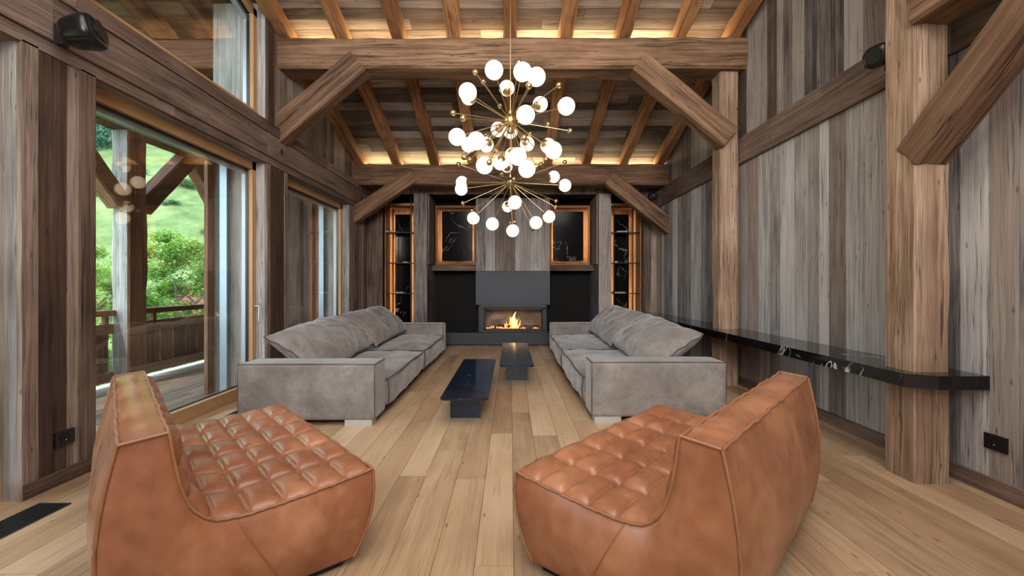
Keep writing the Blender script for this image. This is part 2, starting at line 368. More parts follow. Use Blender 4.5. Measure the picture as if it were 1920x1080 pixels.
def hewn(mb, A, B, w_, d, up=(0, 0, 1), seed=0, step=.14, rough=.008, ch=.018, tint=None, two=False):
    """hewn timber from A to B (centre line), w_ across, d along 'up'"""
    rr = random.Random(seed); A, B = Vector(A), Vector(B); ax = (B - A); L = ax.length; ax.normalize()
    up = Vector(up); x = ax.cross(up).normalized(); y = x.cross(ax).normalized()
    n = max(2, int(L / step)); sec = []
    hw, hd = w_ / 2, d / 2
    corners = [(-hw + ch, -hd), (-hw * .35, -hd), (hw * .35, -hd), (hw - ch, -hd), (hw, -hd + ch), (hw, -hd * .3), (hw, hd * .3), (hw, hd - ch), (hw - ch, hd), (hw * .35, hd), (-hw * .35, hd), (-hw + ch, hd), (-hw, hd - ch), (-hw, hd * .3), (-hw, -hd * .3), (-hw, -hd + ch)]
    per = [0]
    for i in range(len(corners)):
        a = corners[i]; b_ = corners[(i + 1) % len(corners)]; per.append(per[-1] + math.hypot(a[0] - b_[0], a[1] - b_[1]))
    o = (rr.uniform(0, 40), rr.uniform(0, 40)); t = tint or (rr.random(), rr.random(), rr.random()); P_ = []
    for i in range(n + 1):
        s = L * i / n; row = []
        for (cx, cy) in corners:
            p = A + ax * s + x * cx + y * cy
            k1 = noise.noise(Vector((cx * 9 + seed * 3.1, cy * 9, s * 1.7))) * rough * 1.6 + noise.noise(Vector((cx * 30, cy * 30 + seed, s * 7))) * rough * .7
            rad = (x * cx + y * cy).normalized()
            row.append(p + rad * (k1 - rough * .4))
        P_.append(row)
    k0 = len(mb.m)
    mb.grid(P_, lambda i, j: (per[j] + o[0], L * i / n + o[1]), t, False, True)
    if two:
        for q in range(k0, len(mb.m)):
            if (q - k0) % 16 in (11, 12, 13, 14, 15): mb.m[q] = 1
    mb.face(P_[0], [(c[0] + o[0], c[1] + o[1]) for c in corners], t); mb.face(P_[-1][::-1], [(c[0] + o[0], c[1] + o[1]) for c in corners[::-1]], t)
def timber(name, mat, A, B, w_, d, label, cat, group=None, up=(0, 0, 1), seed=0, **k):
    mb = MB(); hewn(mb, A, B, w_, d, up, seed, **k); o = mb.build(name, mat); tag(o, label, cat, group, 'thing'); return o

XL, XR, YB = -2.82, 2.87, 8.8
SL = .305
def zr(Y): return 4.25 - SL * (Y - 5.42)          # underside of the rafters
def zc(Y): return zr(Y) + .19                      # ceiling boards
YN = -2.8

# ---------------------------------------------------------------- floor and ceiling
mb = MB(); boards(mb, (0, 0, 0), (1, 0, 0), (0, 1, 0), (0, 0, 1), -3.0, 2.9, YN, 9.2, (.17, .205), (1.0, 2.4), .0022, .02, 3, jit=.0004)
mb.box((-3.4, YN - .1, -.25), (3.1, 10.2, -.03)); struct(mb.build('floor', W_FLOOR))
nv = Vector((0, SL, 1)).normalized()
mb = MB(); vd = Vector((0, 1, -SL))
boards(mb, (0, 0, zc(0)), (0, 1, -SL), (1, 0, 0), -Vector((0, SL, 1)).normalized(), YN - .2, 9.0, -2.9, 2.95, (.13, .2), (1.6, 3.4), .004, .02, 5, jit=.004)
mb.face([(-5.6, YN - .6, zc(YN - .6) + .1), (3.3, YN - .6, zc(YN - .6) + .1), (3.3, 9.9, zc(9.9) + .1), (-5.6, 9.9, zc(9.9) + .1)])
struct(mb.build('ceiling', W_CEIL))
mb = MB(); boards(mb, (0, 0, zc(0)), (0, 1, -SL), (1, 0, 0), -nv, YN - .2, 9.3, -5.5, -3.46, (.13, .2), None, .004, .02, 6)
struct(mb.build('ceiling_overhang', W_CEIL))

# ---------------------------------------------------------------- left wall
UP = (0, 0, 1); UY = (0, 1, 0); UX = (1, 0, 0)
mb = MB()
for (a, b_, lo, hi, sd) in ((YN, .6, 0, 2.65, 1), (2.66, 2.93, 0, 2.65, 4), (5.24, 5.58, 0, 2.65, 3), (7.84, YB, 0, 2.65, 8)):
    boards(mb, (XL, 0, 0), UY, UP, UX, a, b_, lo, hi, (.11, .2), seed=sd)
boards(mb, (XL, 0, 0), UY, UP, UX, 5.32, YB, 3.12, lambda u: zc(u), (.11, .2), seed=12)
boards(mb, (XL, 0, 0), UY, UP, UX, YN, 2.93, 3.12, lambda u: zc(u), (.11, .2), seed=13)
boards(mb, (XL, 0, 0), UY, UP, UX, 7.84, 8.0, 0, 2.65, (.11, .2), seed=14)
struct(mb.build('wall_left', [W_BROWN]))
# light grey jamb cores with boarded reveals, outer wall thickness
mb = MB()
for (a, b_, lo, hi) in ((YN, .6, 0, 2.65), (2.58, 3.03, 0, 2.65), (5.18, 5.64, 0, 2.65), (7.84, 8.9, 0, 2.65)):
    mb.box((-3.45, a, lo), (XL - .025, b_, hi), 2)
for (a, b_) in ((5.2, 8.9), (YN, 2.9)):
    ys = [a, b_]
    for Y0, s in ((a, -1), (b_, 1)):
        mb.face([(-3.45, Y0, 3.12), (XL - .025, Y0, 3.12), (XL - .025, Y0, zc(Y0)), (-3.45, Y0, zc(Y0))], [(0, 0), (.6, 0), (.6, 1.5), (0, 1.5)], (.6, .2, .2))
    mb.face([(-3.45, a, 3.12), (-3.45, b_, 3.12), (-3.45, b_, zc(b_)), (-3.45, a, zc(a))], [(a, 0), (b_, 0), (b_, 1.2), (a, 1.5)], (.6, .2, .2))
mb.box((-3.45, YN, 2.65), (XL - .03, 8.9, 3.12), 1)
for (Y0, lo, hi, sd) in ((2.58, 0, 2.65, 1), (5.18, 0, 2.65, 2), (7.84, 0, 2.65, 3), (5.2, 3.12, zc(5.2), 4)):
    boards(mb, (0, Y0 - .002, 0), UX, UP, (0, -1, 0), -3.45, XL - .0, lo, hi, (.1, .19), seed=sd + 60, th=.018, back=False)
struct(mb.build('wall_left_core', [W_OUT]), 'silvery grey boarded window jambs and outer wall thickness')
# trims around openings
mb = MB()
for Y0, Y1 in ((2.575, 2.665), (2.93, 3.035), (5.175, 5.245), (5.575, 5.645)):
    mb.box((XL - .02, Y0, 0), (XL + .012, Y1, 2.66), 2)
struct(mb.build('trim_1', W_BROWN))
mb = MB(); mb.box((XL - .02, 2.665, .0), (XL + .006, 2.84, 2.65), 2, (.2, .8, .3)); mb.box((XL - .02, 5.25, 0), (XL + .006, 5.57, 2.65), 2, (.3, .9, .3))
mb.box((XL - .02, 5.19, 3.12), (XL + .015, 5.32, zc(5.3) - .02), 2, (.3, .8, .2)); struct(mb.build('trim_2', W_DKBROWN))
mb = MB(); z = 2.65
for h, d in ((.085, .012), (.27, .03), (.12, .045)):
    Y0 = YN
    while Y0 < YB:
        Y1 = min(YB, Y0 + R.uniform(1.7, 2.9)); mb.box((XL - .03, Y0 + .001, z), (XL + d, Y1 - .001, z + h - .002), 1); Y0 = Y1
    z += h
struct(mb.build('trim_3', W_BAND))
mb = MB(); mb.box((XL, 2.58, 0), (XL + .018, 3.03, .09), 1); mb.box((XL, 5.2, 0), (XL + .018, 5.6, .09), 1); mb.box((XL, 7.86, 0), (XL + .018, YB, .09), 1); mb.box((XL, YN, 0), (XL + .018, .6, .09), 1)
struct(mb.build('baseboard_left', W_BROWN))
mb = MB()
for Y0 in (5.44, 8.36): mb.box((XL + .026, Y0, 2.83), (XL + .036, Y0 + .05, 2.89), 1)
struct(mb.build('trim_4', M_SATIN))

# ---------------------------------------------------------------- windows
def window(name, Y0, Y1, z0, z1, slope=False, handle=False):
    f = .075; zt = (lambda Y: min(z1, zr(Y) + .1)) if slope else (lambda Y: z1)
    e = empty(name, (-2.98, (Y0 + Y1) / 2, z0)); struct(e)
    def ob(m_, nm, mt, par=None):
        o = m_.build(nm, mt); o.parent = par or e
        o.matrix_parent_inverse = Matrix.Translation(-Vector(e.location)) if par is None else Matrix.Identity(4)
        return o
    m_ = MB()
    def bar(x0, x1, ya, yb, za, zb): m_.box((x0, ya, za), (x1, yb, zb), 2 if zb - za > yb - ya else 1, (.5, .2, .5))
    def slopebar(mm, x0, x1, ya, yb, t, dz):
        A = [(x, y, zt(y) - dz - k) for x in (x0, x1) for y in (ya, yb) for k in (0, t)]
        # quads: A index x*4+y*2+k
        g = lambda i, j, k: A[i * 4 + j * 2 + k]
        for q in ((g(0,0,0), g(0,1,0), g(0,1,1), g(0,0,1)), (g(1,0,0), g(1,1,0), g(1,1,1), g(1,0,1)), (g(0,0,0), g(0,1,0), g(1,1,0), g(1,0,0)), (g(0,0,1), g(0,1,1), g(1,1,1), g(1,0,1)), (g(0,0,0), g(1,0,0), g(1,0,1), g(0,0,1)), (g(0,1,0), g(1,1,0), g(1,1,1), g(0,1,1))):
            mm.face(q, [(p[2] + p[0], p[1]) for p in q], (.5, .2, .5))
    bar(-3.01, -2.94, Y0, Y0 + f, z0, zt(Y0)); bar(-3.01, -2.94, Y1 - f, Y1, z0, zt(Y1))
    bar(-3.01, -2.93, Y0, Y1, z0, z0 + .13)
    slopebar(m_, -3.01, -2.94, Y0, Y1, .09, 0)
    ob(m_, 'frame', W_FRAME)
    a = MB()
    def abar(ya, yb, za, zb): a.box((-3.075, ya, za), (-3.012, yb, zb), 2)
    abar(Y0, Y0 + .05, z0, zt(Y0) - .02); abar(Y1 - .05, Y1, z0, zt(Y1) - .02); abar(Y0, Y1, z0, z0 + .06)
    slopebar(a, -3.075, -3.018, Y0, Y1, .115, .02)
    ob(a, 'outer_frame', M_ALU)
    g_ = MB(); t = .01
    g_.box((-3.015, Y0 + f, z0 + .13), (-2.985, Y0 + f + t, zt(Y0) - .09), 2); g_.box((-3.015, Y1 - f - t, z0 + .13), (-2.985, Y1 - f, zt(Y1) - .09), 2)
    g_.box((-3.015, Y0 + f, z0 + .13), (-2.985, Y1 - f, z0 + .14), 1); slopebar(g_, -3.015, -2.985, Y0 + f, Y1 - f, .01, .09)
    ob(g_, 'gasket', M_SATIN)
    p = MB(); X = -3.0
    p.face([(X, Y0 + f, z0 + .13), (X, Y1 - f, z0 + .13), (X, Y1 - f, zt(Y1) - .09), (X, Y0 + f, zt(Y0) - .09)])
    X = -3.012; p.face([(X, Y0 + f, z0 + .13), (X, Y0 + f, zt(Y0) - .09), (X, Y1 - f, zt(Y1) - .09), (X, Y1 - f, z0 + .13)])
    ob(p, 'glass_pane', M_GLASS)
    if handle:
        h = MB(); h.tube([(-2.94, Y1 - .04, 1.0), (-2.89, Y1 - .04, 1.0), (-2.885, Y1 - .04, .99), (-2.885, Y1 - .04, .82)], .009)
        ob(h, 'handle', M_FOOT)
window('window_1', 3.03, 5.18, 0, 2.65, handle=True)
window('window_2', 5.64, 7.84, 0, 2.65)
window('window_3', .6, 2.58, 0, 2.65)
window('window_4', 2.98, 5.2, 3.12, 9, slope=True)

# ---------------------------------------------------------------- right wall
mb = MB()
boards(mb, (XR, 0, 0), UY, UP, (-1, 0, 0), YN, 2.86, 0, 2.74, (.15, .3), seed=21)
boards(mb, (XR, 0, 0), UY, UP, (-1, 0, 0), 2.86, YB + .1, 0, 2.74, (.12, .25), seed=22)
o = mb.build('wall_right', W_GREY); struct(o)
mb = MB(); boards(mb, (XR, 0, 0), UY, UP, (-1, 0, 0), YN, YB + .1, 3.06, lambda u: zc(u), (.12, .22), seed=23)
struct(mb.build('wall_right_upper', W_GREYDK), 'dark grey vertical boards above the long band of the right wall')
mb = MB(); Y0 = 2.9
while Y0 < YB:
    Y1 = min(YB, Y0 + R.uniform(2.2, 3.4))
    mb.box((XR - .035, Y0 + .001, 2.74), (XR + .03, Y1 - .001, 3.06), 1); Y0 = Y1
mb.box((XR - .02, YN, 2.74), (XR + .03, 2.9, 3.06), 1)
struct(mb.build('trim_5', W_BAND))
mb = MB(); mb.box((XR - .02, YN, 0), (XR, YB, .1), 1, (.6, .6, .3)); struct(mb.build('baseboard_right', W_BAND))
mb = MB()
A = [(XR - .05, YN), (XR, YN)]
for (x0, x1, dz0, dz1) in ((XR - .05, XR - .0, .0, .04),):
    q = [[(x0, Y, zr(Y) + .19 - dz1), (x1, Y, zr(Y) + .19 - dz1), (x1, Y, zr(Y) + .19), (x0, Y, zr(Y) + .19)] for Y in (2, YB)]
    mb.grid(q, lambda i, j: (j * .05, i * 7), (.5, .2, .5), False, True)
struct(mb.build('trim_6', W_FRAME))

# ---------------------------------------------------------------- back wall
cx = .05
mb = MB()
def bwall(u0, u1, lo, hi, sd, Y=YB): boards(mb, (0, Y, 0), UX, UP, (0, -1, 0), u0, u1, lo, hi, (.1, .2), seed=sd)
zn = 3.02
bwall(XL, -2.51, 0, zn, 31); bwall(2.65, XR, 0, zn, 32)
boards(mb, (0, YB, 0), UX, UP, (0, -1, 0), XL, XR, zn, zc(YB), (.12, .22), seed=33)
struct(mb.build('wall_back', W_BROWN))
mb = MB()
for a, b_ in ((-1.89, -1.63), (1.73, 1.97)):
    mb.box((a, YB - .02, 0), (b_, 9.75, zn), 2)
    mb.box((a - .0, YB - .04, 0), (b_, YB - .02, zn), 2)
mb.box((2.61, YB - .03, 0), (2.655, 9.4, zn), 2)
struct(mb.build('trim_7', W_GREYDK))
mb = MB()   # dark back and head of the niches
mb.box((-2.9, 9.75, -.1), (3.0, 9.85, 3.4)); mb.box((-2.9, YB + .03, zn), (3.0, 9.8, zn + .06)); mb.box((-2.9, YB + .03, 0), (-2.515, 9.8, zn)); mb.box((2.655, YB + .03, 0), (3.0, 9.8, zn))
struct(mb.build('wall_niche', M_PANEL), 'black lining behind the fireplace and shelf niches')

# hearth and fireplace
ZH = .262; X0, X1 = -.712 + 0, .812
o = MB(); o.box((-1.63, 9.12, .02), (-.55, 9.75, ZH)); o.box((-.548, 9.12, .02), (.66, 9.75, ZH)); o.box((.662, 9.12, .02), (1.73, 9.75, ZH))
e = tag(o.build('hearth', M_HEARTH), 'dark stone hearth slab running across the niche under the fireplace', 'hearth')
fp = empty('fireplace', (cx, 9.3, ZH), label='grey steel hooded fireplace with a wide glass firebox and burning fire', cat='fireplace')
def sub(m_, nm, mt, par, weld=False):
    ob = m_.build(nm, mt, par, weld)
    if par.parent is None: ob.matrix_parent_inverse = Matrix.Translation(-Vector(par.location))
    return ob
m_ = MB(); m_.box((X0, 9.2, .83), (X1, 9.7, 1.52)); sub(m_, 'hood', M_HOOD, fp)
m_ = MB(); m_.box((X0 + .07, 9.21, .785), (X1 - .07, 9.7, .828)); sub(m_, 'hood_lip', M_HOOD, fp)
FX0, FX1, FY0, FY1 = -.655, .76, 9.23, 9.7
m_ = MB()
m_.box((FX0, FY0, .765), (FX1, FY1, .785)); m_.box((FX0, FY0, ZH), (FX1, FY1, ZH + .035)); m_.box((FX0, FY0 + .01, ZH + .03), (FX0 + .11, FY1, .77)); m_.box((FX1 - .09, FY0 + .14, ZH + .03), (FX1, FY1, .77)); m_.box((FX0, FY1 - .02, ZH), (FX1, FY1, .77))
sub(m_, 'firebox', M_HEARTH, fp)
m_ = MB(); m_.box((FX0 + .12, FY1 - .06, ZH + .035), (FX1 - .1, FY1 - .02, .765)); m_.box((FX0 + .12, FY0 + .05, ZH + .035), (FX0 + .14, FY1 - .03, .765)); m_.box((FX0 + .12, FY0 + .05, ZH + .03), (FX1 - .1, FY1, ZH + .045))
sub(m_, 'lining', M_BRICK, fp)
m_ = MB(); t = .014
gx0, gx1, gz0, gz1, gy = FX0 + .125, FX1 - .075, ZH + .045, .755, FY0 - .005
m_.box((gx0, gy, gz0), (gx0 + t, gy + .02, gz1)); m_.box((gx1 - t, gy, gz0), (gx1, gy + .02, gz1)); m_.box((gx0, gy, gz0), (gx1, gy + .02, gz0 + .03)); m_.box((gx0, gy, gz1 - .02), (gx1, gy + .02, gz1))
fr = sub(m_, 'door_frame', M_HOOD, fp)
m_ = MB(); m_.face([(gx0, gy + .008, gz0), (gx1, gy + .008, gz0), (gx1, gy + .008, gz1), (gx0, gy + .008, gz1)]); sub(m_, 'glass', M_GLASS, fr)
rr = random.Random(5)
for i in range(5):
    m_ = MB(); a = cx - .38 + i * .17; m_.tube([(a, 9.38 + rr.uniform(-.03, .05), ZH + .075), (a + .12, 9.42, ZH + .1), (a + .26, 9.45 + rr.uniform(-.06, .06), ZH + .085)], [.035, .04, .032], 9)
    sub(m_, 'log', M_LOG, fp)
m_ = MB()
for i in range(90): m_.sphere((cx + rr.gauss(0, .22), 9.4 + rr.uniform(-.08, .08), ZH + .06 + rr.uniform(0, .03)), rr.uniform(.01, .024), 4, 6)
em = sub(m_, 'embers', M_EMBER, fp); em['kind'] = 'stuff'
for i in range(22):
    x = cx + rr.gauss(-.0, .19); h = max(.05, .30 * math.exp(-((x - cx - .0) / .12) ** 2) * rr.uniform(.55, 1) + rr.uniform(.03, .09)); w_ = h * rr.uniform(.07, .13); y = 9.36 + rr.uniform(-.05, .08)
    sw = rr.uniform(-.35, .35) * h; ph = rr.uniform(0, 6); pts = []; rs = []
    for k in range(11):
        t_ = k / 10; pts.append((x + sw * t_ * t_ + math.sin(t_ * 5 + ph) * w_ * .6 * t_, y, ZH + .06 + h * t_)); rs.append(max(.001, w_ * math.sin(PI * (t_ ** .6) * .96 + .08)))
    m_ = MB(); m_.tube(pts, rs, 8); sub(m_, 'flame', M_FLAMEC if i % 3 == 0 else M_FLAME, fp)
# chimney breast boards above the hood
m_ = MB(); boards(m_, (0, 9.2, 0), UX, UP, (0, -1, 0), X0, X1, 1.525, zn, (.16, .26), seed=41); m_.box((X0, 9.23, 1.53), (X1, 9.7, zn), 2)
tag(m_.build('chimney_breast', W_GREY), 'grey weathered board chimney breast above the steel hood', 'chimney breast')
# side niches of the fireplace : mantel, dark glass, black panel
for s, nm in ((-1, 'left'), (1, 'right')):
    xa, xb = (-1.63, X0) if s < 0 else (X1, 1.73)
    m_ = MB(); m_.box((xa, 9.28, 1.53), (xb, 9.72, 1.65), 0)
    tag(m_.build('mantel_shelf', W_BROWN), 'thick weathered wood shelf %s of the steel fireplace hood' % nm, 'shelf', 'mantel shelves')
    e = empty('display_cabinet', ((xa + xb) / 2, 9.6, 1.65), label='dark veined marble panel in a lit wood frame, %s of the chimney breast' % nm, cat='cabinet panel', group='lit panels beside the chimney breast')
    m_ = MB(); z0, z1 = 1.65, 2.9; fo, fi = (.14, .0) if s < 0 else (.0, .14)
    ax, bx = xa + .06, xb - .02
    if s > 0: ax, bx = xa + .02, xb - .06
    pa, pb = (ax + .115, bx - .075) if s < 0 else (ax + .075, bx - .115)
    m_.box((ax, 9.40, z0), (ax + .03, 9.7, z1), 2); m_.box((bx - .03, 9.40, z0), (bx, 9.7, z1), 2); m_.box((ax + .03, 9.40, z0), (bx - .03, 9.7, z0 + .05), 0); m_.box((ax + .03, 9.40, z1 - .05), (bx - .03, 9.7, z1), 0)
    m_.box((ax + .03, 9.64, z0 + .05), (bx - .03, 9.7, z1 - .05), 2)
    sub(m_, 'frame', W_RAFT, e)
    m_ = MB(); m_.box((pa, 9.54, z0 + .1), (pb, 9.56, z1 - .1)); sub(m_, 'panel', M_NICHE, e)
    for q in (pa + .012, pb - .018):
        m_ = MB(); m_.box((q, 9.575, z0 + .12), (q + .006, 9.59, z1 - .12)); sub(m_, 'led_strip', M_LED, e)
    # side return lining, upper part wood
    m_ = MB(); q = xa if s < 0 else xb - .03
    m_.box((q, 8.85, 1.65), (q + .03, 9.7, zn), 2); 
    struct(m_.build('trim_%d' % (8 if s < 0 else 9), W_BROWN))
# shelf niches
for s, nm in ((-1, 'left'), (1, 'right')):
    xa, xb = (-2.51, -1.89) if s < 0 else (1.97, 2.61)
    e = empty('niche_lining', ((xa + xb) / 2, 9.5, 0), label='warmly lit wood lining with black glass back in the %s shelf niche' % nm, cat='niche lining', group='lit niche linings')
    m_ = MB(); zt = 2.82; yb = 9.3
    if s < 0: ga, gb = -2.39, -2.05
    else: ga, gb = 2.15, 2.46
    m_.box((xa, yb + .1, 0), (xb, yb + .2, zt), 2); m_.box((xa, 8.95, zt), (xb, yb + .2, zt + .05), 0)
    ox = (xa, xa + .02) if s < 0 else (xb - .02, xb)
    m_.box((ox[0], 8.95, 0), (ox[1], yb + .1, zt), 2)
    sub(m_, 'lining_boards', W_RAFT, e)
    m_ = MB(); m_.box((ga, yb, .0), (gb, yb + .02, zt - .12)); sub(m_, 'black_glass', M_NICHE, e)
    for q in (ga + .012, gb - .018):
        m_ = MB(); m_.box((q, yb + .035, .2), (q + .006, yb + .05, zt - .14)); sub(m_, 'led_strip', M_LED, e)
    e = empty('shelving_rack', ((xa + xb) / 2, 9.05, 0), label='slim black metal shelving rack standing in the %s lit niche' % nm, cat='shelf', group='black racks beside the fireplace')
    for q in (xa + .085, xb - .105):
        for yy in (8.93, 9.22):
            m_ = MB(); m_.box((q, yy, 0), (q + .018, yy + .018, zn - .02)); sub(m_, 'upright', M_BLACK, e)
    for zz in (2.29, 1.68, 1.07, .45):
        m_ = MB(); m_.box((xa + .03, 8.92, zz - .014), (xb - .03, 9.25, zz)); sub(m_, 'shelf', M_BLACK, e)
    bk = ((2.29, -.2, .2, .03, .24), (1.68, .1, .1, .025, .16), (1.07, -.05, .22, .03, .2)) if s < 0 else ((2.29, -.05, .22, .03, .2), (1.68, -.18, .08, .035, .1), (1.07, -.1, .22, .03, .24))
    tier = ('top', 'middle', 'lower')
    for k, (zz, dx, w_, h, dd) in enumerate(bk):
        m_ = MB(); x = (xa + xb) / 2 + dx; b_ = empty('book', (x, 9.05, zz), label='book lying flat on the %s shelf of the %s black rack' % (tier[k], nm), cat='book', group='books on the black racks')
        m_.box((x - w_ / 2, 8.95, zz + .001), (x + w_ / 2, 8.95 + dd, zz + .005)); m_.box((x - w_ / 2, 8.95, zz + h - .004), (x + w_ / 2, 8.95 + dd, zz + h)); m_.box((x - w_ / 2, 8.95 + dd - .004, zz + .001), (x + w_ / 2, 8.95 + dd, zz + h))
        sub(m_, 'cover', M_BOOKD, b_)
        m_ = MB(); m_.box((x - w_ / 2 + .004, 8.954, zz + .005), (x + w_ / 2 - .004, 8.95 + dd - .004, zz + h - .004)); sub(m_, 'pages', M_BOOK, b_)

# ---------------------------------------------------------------- tie beams, braces, rafters, posts
def led_on(par, x0, x1, Y, z):
    m_ = MB(); m_.box((x0, Y - .006, z), (x1, Y + .006, z + .01)); o_ = m_.build('led_strip', M_LEDB, par); return o_
b1 = timber('tie_beam', W_BEAM, (XL - .02, 5.6, 4.06), (2.9, 5.6, 4.06), .36, .38, 'massive hewn tie beam nearer the camera, above the first chandelier', 'beam', 'hewn tie beams', seed=1, rough=.014, ch=.03)
b2 = timber('tie_beam', W_BEAM, (XL - .02, 8.29, 3.24), (2.93, 8.29, 3.24), .36, .385, 'hewn tie beam just in front of the fireplace wall', 'beam', 'hewn tie beams', seed=2, rough=.013, ch=.03)
led_on(b1, XL + .05, 2.82, 5.62, 4.27); led_on(b2, XL + .05, 2.82, 8.31, 3.45)
m_ = MB(); hewn(m_, (XL - .25, 5.6, 4.06), (-5.2, 5.6, 4.06), .3, .34, seed=3); m_.build('x', W_OUTBR).name = 'outer_tie_beam'
tag(bpy.data.objects['outer_tie_beam'], 'hewn beam crossing under the roof overhang outside the high window', 'beam', None, 'thing')
ordn = ('first', 'second', 'third', 'fourth', 'middle', 'sixth', 'seventh', 'eighth', 'ninth')
for i in range(9):
    k = i - 4; X = .0 + .688 * k - (.0 if k > -4 else -.0) + (-.03 if k == 4 else 0)
    lab = 'hewn ceiling rafter, %s from the left' % ordn[i] if k else 'middle hewn ceiling rafter directly above the chandelier cable'
    rc = [Vector((X, Y, zr(Y) + .095)) for Y in (-2.6, 8.75)]
    timber('rafter', W_RAFT, rc[0], rc[1], .17 + R.uniform(-.01, .015), .19, lab, 'rafter', 'rafters under the ceiling', seed=20 + i, step=.12, rough=.016, ch=.02)
for i, X in enumerate((-3.62, -4.3, -5.0)):
    rc = [Vector((X, Y, zr(Y) + .095)) for Y in (-2.6, 9.2)]
    timber('rafter', W_OUTBR, rc[0], rc[1], .15, .19, ('roof rafter outside, nearest the high window', 'roof rafter outside, second out from the high window', 'roof rafter outside, along the eave over the railing')[i], 'rafter', 'rafters outside under the overhang', seed=40 + i)
# braces (drawn as polygons in a vertical X-Z plane, extruded)
def brace_xz(A, B, thick, depth, Y, label, seed, mat=W_BEAM):
    A = Vector((A[0], Y + depth / 2, A[1])); B = Vector((B[0], Y + depth / 2, B[1]))
    return timber('brace', mat, A, B, depth, thick, label, 'brace', 'diagonal braces under the tie beams', seed=seed, rough=.008, ch=.012)
def pz(px, py, Y): v = P(px, py, Y); return (v.x, v.z)
brace_xz(pz(508, 250, 5.4), pz(670, 112, 5.4), .3, .22, 5.40, 'diagonal brace from the left wall to the near tie beam', 51)
brace_xz(pz(1200, 112, 5.4), pz(1372, 256, 5.4), .27, .22, 5.40, 'diagonal brace from the right post to the near tie beam', 52)
brace_xz(pz(652, 410, 8.1), pz(775, 328, 8.1), .27, .2, 8.08, 'diagonal brace from the left wall to the far tie beam', 53)
brace_xz(pz(1143, 333, 8.1), pz(1262, 428, 8.1), .27, .2, 8.08, 'diagonal brace from the right wall to the far tie beam', 54)
pn = timber('post', W_POST, (2.64, 2.915, 0), (2.64, 2.915, zr(2.9) + .15), .226, .23, 'tall hewn post near the camera, piercing the marble ledge', 'post', 'hewn posts on the right wall', up=(0, 1, 0), seed=61, rough=.007, ch=.01)
timber('post', W_POST, (2.70, 5.64, 0), (2.70, 5.64, 3.88), .235, .24, 'hewn post standing behind the right sofa, carrying the tie beam', 'post', 'hewn posts on the right wall', up=(0, 1, 0), seed=62, rough=.010, ch=.02)
timber('purlin_beam', W_BEAM, (2.62, -2.7, 3.02), (2.62, 2.8, 3.02), .26, .3, 'hewn beam running overhead at top right to the near post', 'beam', seed=63)
timber('brace', W_BEAM, (2.63, 2.86, 2.07), (2.63, 1.75, 3.12), .22, .2, 'steep diagonal brace leaving the near right post at top right', 'brace', up=(0, 1, 1), seed=64, rough=.008)
timber('post', W_OUTBR, (-2.87, 2.965, 3.13), (-2.87, 2.965, zc(2.96)), .1, .08, 'slim brown mullion post beside the high window', 'post', up=(0, 1, 0), seed=65)
m_ = MB(); m_.box((-3.0, YN - .1, -.05), (3.0, YN, zc(YN))); struct(m_.build('wall_front', W_GREYDK))

# ---------------------------------------------------------------- marble ledge
m_ = MB(); zt, zb = .70, .617
pl = [(XR, 2.68), (2.56, 2.68), (2.425, 2.76), (2.425, YB - .02), (XR, YB - .02)]
m_.face([(x, y, zt) for x, y in pl][::-1]); m_.face([(x, y, zb) for x, y in pl])
for i in range(len(pl)):
    a, b_ = pl[i], pl[(i + 1) % len(pl)]; m_.face([(a[0], a[1], zb), (a[0], a[1], zt), (b_[0], b_[1], zt), (b_[0], b_[1], zb)])
tag(m_.build('marble_ledge', M_MARBLE), 'long black marble ledge with white veins along the right wall', 'ledge')

# ---------------------------------------------------------------- sockets, vents, speakers
def socket(loc, face, label):
    e = empty('wall_socket', loc, label=label, cat='socket'); x, y, z = loc
    m_ = MB(); m_.box((x, y - .062, z - .045), (x + face * .012, y + .062, z + .045)); sub(m_, 'plate', M_SATIN, e)
    m_ = MB(); m_.tube([(x + face * .010, y, z), (x + face * .016, y, z)], .03, 20); sub(m_, 'outlet', M_BLACK, e)
    m_ = MB(); m_.tube([(x + face * .0161, y, z - .012), (x + face * .019, y, z - .012)], .004, 8); sub(m_, 'earth_pin', M_FOOT, e)
socket((XL + .007, 2.82, .285), 1, 'black wall socket low on the dark boards beside the leather chair')
socket((XR - .003, 2.64, .315), -1, 'black wall socket low on the grey boards at right')
def vent(x0, x1, y0, y1, label):
    e = empty('floor_vent', ((x0 + x1) / 2, (y0 + y1) / 2, 0), label=label, cat='vent')
    m_ = MB(); m_.box((x0, y0, .0005), (x1, y1, .002)); sub(m_, 'tray', M_SATIN, e)
    m_ = MB(); k = 9
    for i in range(k + 1):
        x = x0 + (x1 - x0 - .005) * i / k; m_.box((x, y0, .002), (x + .005, y1, .006))
    for y in (y0, y1 - .008): m_.box((x0, y, .002), (x1, y + .008, .0062))
    sub(m_, 'grille', M_VENT, e)
vent(-2.68, -2.5, 1.2, 2.55, 'black linear floor grille at bottom left beside the wall')
vent(-2.70, -2.54, 3.6, 5.1, 'black linear floor grille by the big window, behind the leather chair')
